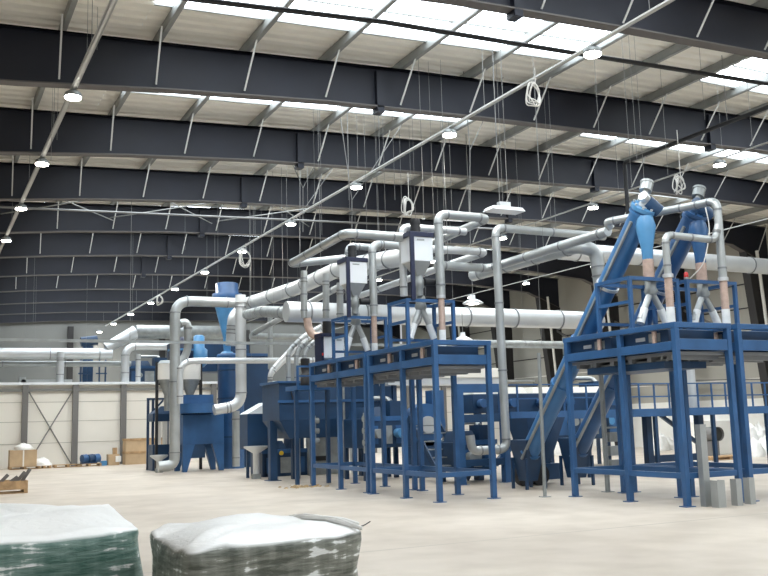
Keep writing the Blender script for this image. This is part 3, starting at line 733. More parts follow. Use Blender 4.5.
# stairs
t = thing('steel_stairs', 'small steel stairs climbing behind the front deck', 'stairs', (13.2, 21, 0))
s0 = aY(436, 470, 21.5); 
for i in range(7):
    MB().box(s0.x-.05+.0*i, s0.x+.75, 21.2+.2*i, 21.4+.2*i, .22+.21*i, .25+.21*i).build('tread', 'galvd', t)
for dx in (-.07, .76): MB().bar((s0.x+dx, 21.1, .1), (s0.x+dx, 22.8, 1.75), .04, .16).build('stringer', 'darkblue', t)
# portal frame behind deck right
p = aY(462, 375, 20.5); q = aY(462, 470, 20.5)
XA = aY(460, 440, 20.5).x; XB = aY(505, 440, 20.5).x; zt = aY(480, 384, 20.5).z
t = thing('portal_frame', 'broad blue portal frame standing behind the front deck', 'frame', (XA, 20.5, 0))
for x in (XA, XB):
    MB().box(x-.09, x+.09, 20.4, 20.6, 0, zt).build('leg', 'blue', t)
    MB().box(x-.15, x+.15, 20.35, 20.65, 0, .012).build('base_plate', 'blue', t)
MB().box(XA+.09, XB-.09, 20.42, 20.58, zt-.22, zt).build('cross_beam', 'blue', t)
MB().box(XA+.09, XB-.09, 20.42, 20.58, 1.55, 1.75).build('cross_beam', 'darkblue', t)
MB().box(XA+.09, XB+.6, 20.42, 20.58, .45, .62).build('cross_beam', 'darkblue', t)
gear(XA+.25, 21.0, .3, 1.15, 1.0, 1.2, 'dark blue gearbox unit inside the broad portal frame', motors=1)
t = thing('belt_conveyor', 'pale covered conveyor seen through the portal frame', 'conveyor', (XA, 24, 0))
MB().box(XA+.1, XA+4.2, 24.6, 25.3, 2.9, 3.2).build('cover', 'cream', t, .02)
MB().box(XA+.1, XA+4.2, 24.65, 25.25, 2.7, 2.9).build('trough', 'galvl', t)
for x in (XA+.4, XA+3.8): MB().box(x-.06, x+.06, 24.8, 24.92, 0, 2.7).build('leg', 'darkblue', t)
gear(17.9, 24.2, .9, 3.2, 1.6, 1.9, 'long blue machine behind the catwalk at the right')
# ------------------------------------------------------------------ big blue bin
t = thing('storage_bin', 'large dark blue bin on legs left of the long deck line', 'bin', (9.5, 26, 0))
MB().box(9.5, 13.3, 25.9, 27.4, 1.75, 2.86).build('upper_body', 'darkblue', t, .01)
MB().hexa([(9.85, 26.0, 1.22), (13.1, 26.0, 1.22), (13.1, 27.2, 1.22), (9.85, 27.2, 1.22)], [(9.5, 25.9, 1.75), (13.3, 25.9, 1.75), (13.3, 27.4, 1.75), (9.5, 27.4, 1.75)]).build('lower_hopper', 'darkblue', t)
MB().box(9.44, 13.36, 25.84, 27.46, 2.84, 2.9).build('rim', 'blue', t)
MB().box(9.45, 13.3, 25.86, 25.9, 2.26, 2.34).build('stiffener', 'blue', t)
for x in (9.53, 12.5):
    for y in (26.6,): 
        o = MB().box(x-.11, x+.11, y-.11, y+.11, 0.02, 1.75).build('leg', 'darkblue', t)
        MB().box(x-.2, x+.2, y-.2, y+.2, 0, .02).build('base_plate', 'darkblue', o)
o = MB().box(10.2, 10.36, 26.7, 26.86, 0, 1.3).build('leg', 'darkblue', t)
MB().cyl((10.45, 26.8, 0), (10.45, 26.8, 1.25), .04, n=8).build('drain_pipe', 'galvd', t)
MB().cyl((9.85, 25.85, 2.62), (9.9, 25.84, 2.36), .02, n=6).build('cord', 'black', t)
# valve cluster at the bin
for (x, y, lab) in ((aY(314, 435, 24.2).x, 24.2, 'cluster of grey pneumatic valves on the left rear leg of the deck line'), (aY(367, 440, 20.1).x, 20.15, 'cluster of grey pneumatic valves hanging between the middle deck legs')):
    z = 1.7
    t = thing('valve_block', lab, 'valve', (x, y, z))
    MB().box(x-.05, x+.05, y-.04, y+.04, .9, 1.85).build('mounting_bar', 'galvd', t)
    for i in range(3): MB().cyl((x-.12, y-.1, 1.15+.28*i), (x+.1, y-.1, 1.15+.28*i), .075, n=12).build('valve_body', 'galvd', t)
# equipment under and beside the bin
ym_ = gear(9.9, 28.6, .0, 1.6, 1.2, 1.3, 'dark blue machine under the bin with a yellow knob', motors=0)
b = aY(281, 453, 28.6)
MB().cyl(b-V((0, .06, 0)), b, .07, n=14).build('warning_knob', 'yellow', ym_)['label'] = 'yellow knob'
t = thing('pump_cabinet', 'pale grey cabinet with a dark slot below the bin', 'cabinet', (12.3, 28.5, 0)); 
c = aY(322, 470, 28.2)
MB().box(c.x-.35, c.x+.85, 28.2, 28.7, 0.02, 1.2).build('cabinet_body', 'galvd', t, .01)
MB().box(c.x-.3, c.x+.25, 28.19, 28.2, .45, .6).build('slot', 'black', t)
MB().lathe((c.x+1.5, 28.5, .0), [(.3, 0), (.36, .5), (.36, 1.05), (.2, 1.15)]).build('drum', 'galvl', t)
c = aZ(345, 478, 0)
tag(MB().cyl(c, (c.x, c.y, 3.1), .05, n=10).build('support_pole', 'galvd'), 'plain pale grey pole standing in front of the drum', 'pole')

# dropping box left of the bin
c = aY(258, 425, 28.5)
t = thing('dust_hood', 'dark blue box with a pale sloping white lid left of the bin', 'machine', (c.x, 28.5, 0))
MB().box(c.x-.35, c.x+.4, 28.5, 29.3, .9, 2.0).build('housing', 'darkblue', t)
MB().hexa([(c.x-.35, 28.5, 2.0), (c.x+.4, 28.5, 2.0), (c.x+.4, 29.3, 2.0), (c.x-.35, 29.3, 2.0)], [(c.x+.3, 28.5, 2.35), (c.x+.4, 28.5, 2.35), (c.x+.4, 29.3, 2.35), (c.x+.3, 29.3, 2.35)]).build('lid', 'white', t)
for s in (-.3, .3): MB().box(c.x+s-.04, c.x+s+.04, 28.6, 28.7, 0, .9).build('leg', 'darkblue', t)
def funnel(px, pyt, Y, label, r=.24):
    c = aY(px, pyt, Y); t = thing('waste_funnel', label, 'funnel', (c.x, Y, 0), 'pale metal waste funnels')
    MB().lathe((c.x, Y, 0), [(.1, .15), (.1, c.z-.22), (r, c.z-.05), (r, c.z)]).build('cone', 'galvl', t)
    MB().box(c.x-.12, c.x+.12, Y-.12, Y+.12, 0, .15).build('foot', 'galvd', t)
funnel(256, 446, 28, 'pale metal funnel on a stem left of the bin', .38)
funnel(159, 455, 35.4, 'pale metal funnel on a stem at the far left of the blue machinery', .33)

# ------------------------------------------------------------------ far left blue machine group
Y0 = 34.6
xa, xb = aY(183, 430, Y0).x, aY(224, 430, Y0).x
t = thing('cooler', 'mid blue box shaped cooler on pointed legs in front of the white wall', 'machine', (xa, Y0, 0))
MB().box(xa, xb, Y0, Y0+1.3, 1.0, 2.1).build('body', 'blue', t, .01)
for (x, s) in ((xa, 1), (xb, -1)):
    for y in (Y0, Y0+1.1):
        m = MB(); m.hexa([(x, y, 0), (x+s*.16, y, 0), (x+s*.16, y+.2, 0), (x, y+.2, 0)][::1 if s > 0 else -1], [(x, y, 1.0), (x+s*.45, y, 1.0), (x+s*.45, y+.2, 1.0), (x, y+.2, 1.0)][::1 if s > 0 else -1]); m.build('leg', 'blue', t)
MB().box(xa-.02, xb-.35, Y0+.2, Y0+1.2, 2.1, 2.85).build('upper_box', 'blue', t)
MB().box(xa+.2, xa+.85, Y0+.02, Y0+1.2, .5, 1.0).build('discharge', 'darkblue', t)
o = MB().cyl((aY(197, 410, Y0-.1).x, Y0-.1, 2.15), (aY(197, 410, Y0-.1).x, Y0-.1, 2.5), .66, n=24).build('round_drum', 'blue', t)
# grey hoppers with frames
for i, (px, Y, lab) in enumerate(((168, 36.4, 'left pale cylindrical hopper above the cooler'), (190, 36.4, 'right pale cylindrical hopper above the cooler'))):
    c = aY(px, 360, Y)
    t = thing('hopper', lab, 'hopper', (c.x, Y, 2.2), 'pale cylindrical hoppers')
    MB().lathe((c.x, Y, 0), [(.14, 2.3), (.14, 2.9), (.40, 3.5)]).build('cone', 'galvd', t)
    MB().lathe((c.x, Y, 0), [(.42, 3.5), (.42, 4.12)]).build('vessel', 'plinth', t)
    MB().lathe((c.x, Y, 0), [(.44, 4.12), (.3, 4.25)]).build('lid', 'galvd', t)
    for s in (-.43, .43): MB().box(c.x+s-.05, c.x+s+.05, Y-.06, Y+.06, 0, 4.2).build('support_leg', 'black' if i == 0 else 'column', t)
    MB().box(c.x-.43, c.x+.43, Y-.05, Y+.05, 3.3, 3.36).build('support_ring', 'column', t)
# blue stand at left
xs_ = [aZ(148.5, 468, 0), aZ(154, 468, 0)]
t = thing('blue_stand', 'slender blue frame stand at the left end of the machinery', 'frame', (xs_[0].x, 38, 0))
sa, sb, sc_ = aY(148, 440, 38).x, aY(153, 440, 38).x, aY(160, 440, 38).x; sz = aY(150, 398, 38).z
for x in (sa, sb, sc_+1.0):
    MB().box(x-.045, x+.045, 38, 38.09, 0, sz-.08).build('leg', 'darkblue', t)
MB().box(sa-.05, sc_+1.05, 38, 38.09, sz-.08, sz).build('top_rail', 'darkblue', t); MB().bar((sa, 38.04, sz-.75), (sa+.6, 38.04, sz-.1), .07).build('knee_brace', 'darkblue', t)
c = aY(163, 425, 37)
t = thing('small_separator', 'small blue separator with white vertical panels left of the cooler', 'machine', (c.x, 37, 0))
MB().box(c.x-.4, c.x+.4, 37, 37.8, 0, 1.0).build('base', 'darkblue', t)
MB().box(c.x-.4, c.x+.4, 37, 37.8, 1.9, 2.2).build('top', 'darkblue', t)
for i in range(3): MB().box(c.x-.25+.25*i, c.x-.07+.25*i, 37.02, 37.1, 1.0, 1.9).build('panel', 'cream', t)
MB().taper((c.x, 37.4), .8, .8, 2.2, (c.x+.15, 37.4), .3, .3, 2.5).build('roof_cone', 'darkblue', t)
# silo
c = aY(231, 420, 36)
t = thing('silo', 'tall blue cylindrical silo beside the cooler', 'silo', (c.x, 36, 0))
MB().lathe((c.x, 36, 0), [(.52, 0), (.52, 4.2), (.55, 4.22), (.55, 4.45), (.5, 4.5)], 28).build('shell', 'blue', t)
for z in (1.2, 2.7, 3.8): MB().lathe((c.x, 36, z), [(.54, 0), (.54, .05)], 28).build('band', 'darkblue', t)
t = thing('tower_cabinet', 'tall dark blue box tower directly right of the silo', 'machine', (c.x+.7, 36.6, 0))
MB().box(c.x+.6, c.x+1.75, 36.3, 37.5, 0, 4.45).build('housing', 'darkblue', t); MB().box(c.x+.55, c.x+1.8, 36.25, 37.55, 4.45, 4.55).build('roof', 'blue', t)
t = thing('raised_enclosure', 'wide dark blue enclosure on legs behind the silo', 'machine', (c.x, 38.5, 0))
MB().box(c.x-1.6, c.x+1.6, 38.5, 40, 3.95, 5.2).build('housing', 'darkblue', t)
for sx in (-1.5, 1.5):
    for sy in (38.6, 39.9): MB().box(c.x+sx-.07, c.x+sx+.07, sy-.07, sy+.07, 0, 3.95).build('leg', 'darkblue', t)
c = aY(227, 300, 36.2)
t = thing('cyclone', 'bright blue cyclone separator rising behind the ducts at the left', 'cyclone', (c.x, 36.2, 4.5))
zt = aY(227, 284, 36.2).z
MB().lathe((c.x, 36.2, 0), [(.14, zt-2.75), (.16, zt-2.2), (.34, zt-1.5), (.54, zt-.75)], 24).build('cone', 'lightblue', t)
MB().lathe((c.x, 36.2, 0), [(.46, zt-.8), (.6, zt-.7), (.6, zt-.42), (.46, zt-.38), (.46, zt), (.4, zt+.03)], 24).build('head', 'blue', t)
MB().lathe((c.x, 36.2, 0), [(.2, zt-3.3), (.3, zt-3.2), (.3, zt-2.85), (.2, zt-2.75)], 20).build('bottom_outlet', 'lightblue', t)
c2 = aY(199, 350, 37)
t = thing('small_cyclone', 'little light blue canister above the pale hoppers', 'canister', (c2.x, 37, 4))
MB().lathe((c2.x, 37, 0), [(.2, c2.z-.7), (.34, c2.z-.55), (.34, c2.z), (.22, c2.z+.1), (.22, c2.z+.55), (.14, c2.z+.6)]).build('body', 'lightblue', t)
c2 = aY(181, 350, 37)
t = thing('canister', 'royal blue round canister partly behind the big vertical duct', 'canister', (c2.x, 37, 4))
MB().lathe((c2.x, 37, 0), [(.3, c2.z-.6), (.5, c2.z-.4), (.5, c2.z+.2), (.3, c2.z+.5)]).build('body', 'navy', t)
MB().lathe((c2.x, 37, 0), [(.52, c2.z-.05), (.52, c2.z+.03)]).build('band', 'lightblue', t)
# ducts at left
YL = 33.6
a = aY(240, 303, YL); bx = aY(175, 400, YL).x
duct('fat grey duct arching from the silo trunk and dropping to the floor', [(aY(238, 303, YL).x, YL, a.z), (bx-.02, YL, a.z), (bx, YL, .32), (aY(158, 470, YL).x, YL, .28)], .19, 'galv', bend=.6, rings=2.4)
XS = aY(242, 400, YL-.3).x
e = aY(214, 410, YL-.2)
duct('fat grey duct coming down beside the silo and curling left into the cooler drum', [(XS, YL-.2, aY(243, 296, YL).z), (XS, YL-.2, aY(243, 396, YL).z-.35), (e.x, YL-.2, e.z), ], .2, 'galvl', bend=.9, rings=1.4)
duct('slim grey pipe dropping to the floor directly below the silo duct', [(XS-.05, YL+.3, 2.2), (XS-.05, YL+.3, .15)], .14, 'galv', rings=1.4)
a = aY(180, 395, 32.5); b = aY(184, 361, 32.5); e = aY(318, 353, 32.5)
duct('slim pale pipe bending right from the cooler top toward the deck line', [(a.x, 32.5, a.z-.3), (a.x, 32.5, b.z), (e.x, 32.5, b.z+.05)], .11, 'galvl', bend=.5, rings=3)
for dz, px in ((.0, 0), (-.16, 1)):
    a = aY(270, 372+px*3, 31); b = aY(303, 336+px*5, 31); 
    duct('grey flexible line sloping down toward the bin, %s of a pair' % ('upper' if px == 0 else 'lower'), [(a.x, 31, 3.0), (a.x, 31, a.z), b, (b.x+1.0, 31, b.z+.5)], .085, 'galvl', bend=.4, rings=1.5)
a = aY(188, 320, 35); 
duct('small grey elbow duct hooking down between the two pale hoppers', [(aY(172, 328, 35).x, 35, a.z-.3), (a.x, 35, a.z), (a.x, 35, a.z-1.2), (a.x-.3, 35, a.z-1.7)], .15, 'galv', rings=.9)
a = aY(233, 330, 34.5)
duct('shiny curved duct hooking over beside the cyclone outlet', [(a.x+.5, 34.5, a.z+.9), (a.x, 34.5, a.z+.6), (a.x-.1, 34.5, a.z-.6)], .2, 'galvl', bend=.5, rings=.6)
duct('short grey branch pipe from the silo duct to the bin', [(XS+.2, 31, 2.55), (XS+.85, 29, 2.5)], .1, 'galv')
a = aY(270, 308, 33)
duct('slim vertical pipe hanging below the main trunk left of the droppers', [(a.x, 33, a.z), (a.x, 33, a.z-2.3)], .1, 'galv', rings=.8)
# level duct behind everything, plus level cable duct
a = aY(0, 341, 30); b = aY(560, 352, 30)
t = thing('conduit_rail', 'long thin pale rail running level across the hall behind the machines', 'rail', (a.x, 30, a.z))
MB().box(a.x-3, 24.0, 29.95, 30.05, 4.34, 4.43).build('rail', 'galvd', t)
for x in range(2, 24, 4): MB().cyl((x, 30, 4.44), (x, 30, RT(x)+DZ), .008, n=5).build('hanger', 'wire', t)
# ------------------------------------------------------------------ on the roof of the white room
YQ = 47.2
def rb(px, py0, py1, Y, w): a = aY(px, py1, Y); b = aY(px, py0, Y); return a, b
a = aY(0, 354, YQ); b = aY(112, 352, YQ)
duct('long bright duct lying along the top of the white room at the far left', [(a.x-3, YQ, a.z), (b.x, YQ, a.z+.05)], .27, 'galvl', rings=2.6)
duct('plain grey duct just under the long bright duct on the white room', [(a.x-3, YQ+.4, a.z-.45), (b.x+1, YQ+.4, a.z-.42)], .14, 'galv', rings=2.6)
t = thing('tapered_hood', 'large bright tapered duct hood glowing below the last lamps', 'duct', (b.x, YQ, ZP))
h0 = aY(106, 348, YQ); h1 = aY(142, 326, YQ)
MB().cyl((h0.x, YQ, h0.z), (h1.x-.3, YQ, h1.z-.3), .26, .34, n=20).build('taper', 'galvl', t)
MB().cyl((h1.x-.3, YQ, h1.z-.3), (h1.x+4.2, YQ, h1.z-.25), .34, n=20).build('body', 'galvd', t)
for i, px in enumerate((60, 125, 138)):
    lab = ['leftmost pale vertical pipe on the roof of the white room', 'thick pale vertical pipe with elbow on the roof of the white room', 'slim bright vertical pipe with round cap on the roof of the white room'][i]
    aa = aY(px, 382, YQ-.5); bb = aY(px, (352, 346, 354)[i], YQ-.5)
    if i == 1:
        duct(lab, [(aa.x, YQ-.5, ZP), (aa.x, YQ-.5, bb.z), (aY(178, 345, YQ-.5).x, YQ-.5, bb.z)], .2, 'galvl', bend=.6, rings=1.5)
    else:
        duct(lab, [(aa.x, YQ-.5, ZP), (aa.x, YQ-.5, bb.z)], .17 if i == 0 else .12, 'galvl')
c0 = aY(128, 380, YQ+.8)
gear(c0.x, YQ+.8, ZP+.01, 2.2, 1.2, 1.35, 'dark blue machine on the roof of the white room behind the pale pipes', legs=False, motors=1)
c0 = aY(80, 380, YQ+1.2)
t = thing('valve_stand', 'thin dark blue valve stands on the roof of the white room', 'stand', (c0.x, YQ+1.2, ZP))
for dx in (0, .35, .9, 1.2): MB().box(c0.x+dx, c0.x+dx+.07, YQ+1.2, YQ+1.3, ZP, ZP+1.25).build('upright', 'darkblue', t)
for dx in (.0, .85): MB().box(c0.x+dx-.1, c0.x+dx+.45, YQ+1.15, YQ+1.2, ZP+.5, ZP+.57).build('hand_lever', 'darkblue', t)
c0 = aY(87, 342, YQ+2)
t = thing('blue_blower', 'small dark blue blower above the long duct near the bright hood', 'blower', (c0.x, YQ+2, c0.z))
MB().cyl((c0.x-.3, YQ+2, c0.z), (c0.x+.5, YQ+2, c0.z+.1), .25, n=16).build('casing', 'darkblue', t)
MB().box(c0.x-.2, c0.x+.3, YQ+1.9, YQ+2.1, ZP, c0.z-.2).build('stand', 'darkblue', t)
c0 = aY(40, 380, YQ-.3)
t = thing('roof_bundle', 'flat bundle of pale grey profiles lying on the white room roof', 'bundle', (c0.x, YQ, ZP))
MB().box(c0.x-.8, c0.x+1.5, YQ-.1, YQ+.3, ZP, ZP+.18).build('profiles', 'galv', t); MB().box(c0.x-.9, c0.x-.6, YQ-.1, YQ+.3, ZP, ZP+.3).build('end_block', 'galvd', t)
# more rooftop ducts behind the deck line
for i, (px0, px1, py, Y) in enumerate(((250, 345, 336, 40), (470, 575, 343, 33))):
    a = aY(px0, py, Y); b = aY(px1, py, Y)
    duct('dull grey level duct in the background, %s' % ('left of the rear deck' if i == 0 else 'right of the front deck'), [a, (b.x, Y, a.z)], .14, 'galvd', rings=2)

# ------------------------------------------------------------------ goods along the white wall
def pallet(x, y, w, d, label, z=0, boards=True):
    t = thing('pallet', label, 'pallet', (x, y, 0), 'wooden pallets')
    m = MB()
    for i in range(3): m.box(x+(w-.1)*i/2, x+(w-.1)*i/2+.1, y, y+d, .02, .10)
    m.build('bearers', 'wood', t)
    for i in range(5): MB().box(x, x+w, y+(d-.12)*i/4, y+(d-.12)*i/4+.12, .10, .125).build('board', 'wood', t)
    for i in range(3): MB().box(x, x+w, y+(d-.1)*i/2, y+(d-.1)*i/2+.1, 0, .02).build('board', 'wood', t)
    return t
def crumple(cx, cy, z, sx, sy, sz, name, label, cat, m, seed=0):
    mb = MB(); n = 14; k = 8; vs = []
    for j in range(k+1):
        ph = PI/2*j/k
        for i in range(n):
            th = 2*PI*i/n; r = math.cos(ph)*(1+.25*noise.noise(V((math.cos(th)*2+seed, math.sin(th)*2, j*.6))))
            vs.append((cx+sx*r*math.cos(th), cy+sy*r*math.sin(th), z+sz*math.sin(ph)*(1+.35*noise.noise(V((math.cos(th)*2, math.sin(th)*2+seed, j*.5))))))
    fs = [(j*n+i, j*n+(i+1) % n, (j+1)*n+(i+1) % n, (j+1)*n+i) for j in range(k) for i in range(n)]
    mb.add(vs, fs, True); mb.add(vs[-n:], [tuple(range(n))])
    return tag(mb.build(name, m), label, cat)
yg = 45.0
def gx(px): return aY(px, 465, yg).x
pallet(gx(9), yg-.3, 1.3, .9, 'wooden pallet under the pale carton at the far left of the wall')
w1 = gx(36)-gx(9)
t = thing('carton', 'large tan carton on a pallet against the white wall, leftmost', 'box', (gx(9), yg, .125))
MB().box(gx(9), gx(36), yg-.3, yg+.5, .125, .85).build('carton_body', 'card', t, .01)
MB().box((gx(9)+gx(36))/2-.03, (gx(9)+gx(36))/2+.03, yg-.305, yg-.3, .125, .85).build('tape', 'cream', t)
crumple((gx(16)+gx(30))/2, yg, .85, .42, .35, .28, 'plastic_sheet', 'crumpled white plastic sheet on top of the leftmost carton', 'plastic', 'plastic', 3)
pallet(gx(37), yg-.2, gx(51)-gx(37), .8, 'low pallet right of the leftmost carton')
crumple(gx(42), yg+.1, .125, .42, .3, .32, 'white_bundle', 'rounded white bundle on the low pallet by the wall', 'bundle', 'plastic', 7)
pallet(gx(54), yg-.2, 1.2, .8, 'pallet with flat boards below the second wall post')
pallet(gx(77), yg-.2, gx(101)-gx(77), .8, 'pallet under the small blue motors by the wall')
t = thing('motor_set', 'dark blue motors lying on a pallet by the white wall', 'motor', (gx(80), yg, .125))
for i in range(3): MB().cyl((gx(82+6*i), yg, .34), (gx(87+6*i), yg+.1, .36), .2, n=14).build('motor_body', 'blue' if i != 1 else 'darkblue', t)
MB().box(gx(81), gx(97), yg-.1, yg+.3, .125, .2).build('bed', 'darkblue', t)
t = thing('blue_tub', 'small light blue tub between the motors and the brown carton', 'tub', (gx(104), yg, 0))
MB().box(gx(101), gx(107), yg, yg+.4, 0.0, .22).build('tub_body', 'lightblue', t)
t = thing('open_carton', 'brown open carton with loose parts by the third wall post', 'box', (gx(108), yg, 0))
MB().box(gx(108), gx(119), yg-.1, yg+.4, 0, .5).build('carton_body', 'card', t)
MB().box(gx(113), gx(117), yg, yg+.2, .5, .8).build('brown_part', 'wood', t); MB().box(gx(115), gx(120), yg-.2, yg-.1, .15, .42).build('white_flap', 'plastic', t)
for i, z in enumerate((0, .6)):
    t = thing('crate', 'long raw wood crate right of the third wall post, %s one' % ('lower' if i == 0 else 'upper'), 'crate', (gx(125), yg, z), 'raw wood crates')
    MB().box(gx(125), gx(125)+2.6, yg-.1, yg+.6, z, z+.5).build('crate_body', 'card', t)
    MB().box(gx(125)-.02, gx(125)+2.62, yg-.12, yg+.62, z+.5, z+.6).build('lid', 'wood', t)
# scrap pallet at left foreground
c = aZ(0, 492, 0); 
x0_, y0_ = aZ(0, 493, 0).x-1.0, aZ(26, 493, 0).y
xe = aZ(28, 493, 0).x
pallet(x0_, y0_, xe-x0_, .9, 'wooden pallet at the left picture edge with scrap iron on it')
t = thing('pallet_collar', 'low wooden collar box standing on the left edge pallet', 'box', (x0_, y0_, .125))
m = MB(); m.box(x0_, xe, y0_, y0_+.025, .125, .33); m.box(x0_, xe, y0_+.875, y0_+.9, .125, .33); m.box(x0_, x0_+.025, y0_+.025, y0_+.875, .125, .33); m.box(xe-.025, xe, y0_+.025, y0_+.875, .125, .33); m.build('boards', 'wood', t)
for i, (fx, fz, L) in enumerate(((.62, .5, .28), (.88, .55, .3), (.98, .62, .25), (.78, .42, .3))):
    x = x0_+(xe-x0_)*fx
    tag(MB().bar((x-.12, y0_+.3+.1*i, .22), (x+L*.5, y0_+.25+.1*i, fz), .06, .09).build('scrap_iron', 'pcol'), 'dark piece of scrap iron sticking up from the collar box', 'scrap', 'scrap iron pieces')

# ------------------------------------------------------------------ right background goods
c = aZ(706, 447, 0)
a = aY(706, 445, 29.0)
yb_ = 27.5; xa = aY(702, 440, yb_).x; xb = aY(733, 440, yb_).x; zt = aY(715, 409, yb_).z
t = thing('white_container', 'big off-white box container behind the tall galvanised channel', 'container', (xa, yb_, 0))
MB().box(xa, xb+.2, yb_, yb_+1.4, 0, zt-.45).build('container_body', 'plinth', t, .02); MB().taper(((xa+xb)/2+.1, yb_+.7), xb-xa+.1, 1.3, zt-.45, ((xa+xb)/2+.1, yb_+.9), xb-xa-.2, .9, zt).build('sloping_lid', 'plinth', t)
c = aY(716.5, 434, 26.6)
t = thing('large_pipe_section', 'short wide pipe lying with its dark round opening toward the camera', 'pipe', (c.x, 26.6, 0))
m = MB(); m.tube([(c.x, 26.5, c.z), (c.x+.1, 27.4, c.z)], .27, 24, caps=False); m.build('pipe_wall', 'pcol', t)
MB().cyl((c.x+.01, 26.6, c.z), (c.x+.1, 27.38, c.z), .255, n=24).build('bore_shade', 'inside', t)  # solid dark plug painted as the shade inside the pipe
MB().box(c.x-.12, c.x+.2, 26.7, 27.2, 0, max(.05, c.z-.27)).build('cradle', 'pcol', t)
for i, (px, py, Y) in enumerate(((749, 438, 25.6), (759, 437, 25.8), (769, 437, 26), (753, 444, 24.9), (764, 444, 25), (779, 440, 25.9))):
    c = aY(px, py, Y); crumple(c.x, Y, 0 if i < 3 else 0, .42, .4, [1.1, 1.05, 1.0, .6, .62, 1][i], 'wrapped_bag', 'white film wrapped bag heaped by the right wall, %s' % ['left at the back', 'middle at the back', 'right at the back', 'left at the front', 'right at the front', 'beyond the picture edge'][i], 'bag', 'plastic', i*3.1)
for i, (px, Y, h) in enumerate(((660, 33, .7), (668, 33.5, .5), (550, 34, .8), (538, 33, .5))):
    c = aY(px, 440, Y); crumple(c.x, Y, 0, .5, .4, h, 'plastic_heap', 'white plastic heap on the floor seen under the catwalk, %s' % ['second from the right', 'rightmost', 'second from the left', 'leftmost'][i], 'plastic', 'plastic', i*5)
c = aY(724, 452, 24)
pallet(c.x-.5, 24, 1.6, .8, 'flat pallet on the floor behind the right tower')

# floor debris
c = aZ(302, 487, 0)
mb = MB()
for i in range(60):
    x = c.x+random.gauss(0, .22)*1.3; y = c.y+random.gauss(0, .25); s = random.uniform(.02, .06)
    mb.hexa([(x-s, y-s, 0), (x+s, y-s*.6, 0), (x+s*.7, y+s, 0), (x-s*.8, y+s*.7, 0)], [(x-s*.5, y-s*.5, s*.6), (x+s*.5, y-s*.3, s*.7), (x+s*.3, y+s*.5, s*.5), (x-s*.4, y+s*.3, s*.6)])
o = mb.build('spilled_chaff', 'straw'); tag(o, 'scattered brown chaff on the floor before the deck line', 'debris', kind='stuff')

# ------------------------------------------------------------------ wrapped bales in the foreground
def bale_mat(name, base, dark):
    m = bpy.data.materials.new(name); m.use_nodes = True; nt = m.node_tree; b = nt.nodes['Principled BSDF']
    geo = nt.nodes.new('ShaderNodeTexCoord')
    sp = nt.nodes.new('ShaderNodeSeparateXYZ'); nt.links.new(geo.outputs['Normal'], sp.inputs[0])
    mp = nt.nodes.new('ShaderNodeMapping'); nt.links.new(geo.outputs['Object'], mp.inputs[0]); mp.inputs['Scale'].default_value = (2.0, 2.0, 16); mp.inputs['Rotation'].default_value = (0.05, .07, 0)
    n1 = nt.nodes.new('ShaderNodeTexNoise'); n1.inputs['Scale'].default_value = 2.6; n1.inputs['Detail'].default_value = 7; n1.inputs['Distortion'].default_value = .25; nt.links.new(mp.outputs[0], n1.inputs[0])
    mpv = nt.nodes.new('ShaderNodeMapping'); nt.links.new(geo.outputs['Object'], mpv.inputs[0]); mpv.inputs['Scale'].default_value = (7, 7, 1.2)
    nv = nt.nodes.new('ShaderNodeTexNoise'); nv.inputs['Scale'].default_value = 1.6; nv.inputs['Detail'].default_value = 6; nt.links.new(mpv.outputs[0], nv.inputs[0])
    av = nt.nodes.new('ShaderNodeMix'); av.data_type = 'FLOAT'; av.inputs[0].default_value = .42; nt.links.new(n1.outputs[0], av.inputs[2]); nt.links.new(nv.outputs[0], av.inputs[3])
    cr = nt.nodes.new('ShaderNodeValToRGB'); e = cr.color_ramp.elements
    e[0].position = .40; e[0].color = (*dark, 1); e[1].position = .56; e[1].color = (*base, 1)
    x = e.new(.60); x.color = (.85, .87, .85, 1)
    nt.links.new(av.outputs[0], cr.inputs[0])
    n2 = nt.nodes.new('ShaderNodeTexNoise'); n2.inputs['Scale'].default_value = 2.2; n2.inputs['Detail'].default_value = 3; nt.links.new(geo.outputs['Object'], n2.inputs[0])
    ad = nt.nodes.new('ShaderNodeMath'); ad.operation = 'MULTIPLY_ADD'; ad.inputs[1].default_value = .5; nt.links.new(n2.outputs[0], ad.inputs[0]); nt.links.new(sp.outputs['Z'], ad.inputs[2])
    mr = nt.nodes.new('ShaderNodeMapRange'); mr.inputs[1].default_value = .72; mr.inputs[2].default_value = 1.0; nt.links.new(ad.outputs[0], mr.inputs[0])  # upward faces go near white: overhead glare put into the film colour
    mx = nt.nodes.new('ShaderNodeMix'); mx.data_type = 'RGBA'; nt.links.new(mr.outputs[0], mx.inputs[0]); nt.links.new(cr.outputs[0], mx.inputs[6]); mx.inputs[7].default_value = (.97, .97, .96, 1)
    nt.links.new(mx.outputs[2], b.inputs['Base Color']); b.inputs['Roughness'].default_value = .45
    b.inputs['Coat Weight'].default_value = .15; b.inputs['Coat Roughness'].default_value = .12
    mp3 = nt.nodes.new('ShaderNodeMapping'); nt.links.new(geo.outputs['Object'], mp3.inputs[0]); mp3.inputs['Scale'].default_value = (1.5, 1.5, 7)
    n3 = nt.nodes.new('ShaderNodeTexNoise'); n3.inputs['Scale'].default_value = 7; n3.inputs['Detail'].default_value = 6; n3.inputs['Distortion'].default_value = 1.0; nt.links.new(mp3.outputs[0], n3.inputs[0])
    bp = nt.nodes.new('ShaderNodeBump'); bp.inputs['Strength'].default_value = .5; bp.inputs['Distance'].default_value = .012
    nt.links.new(n3.outputs[0], bp.inputs['Height']); nt.links.new(bp.outputs[0], b.inputs['Normal'])
    return m
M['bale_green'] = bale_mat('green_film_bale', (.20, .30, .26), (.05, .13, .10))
M['bale_grey'] = bale_mat('grey_film_bale', (.27, .28, .24), (.08, .09, .07))
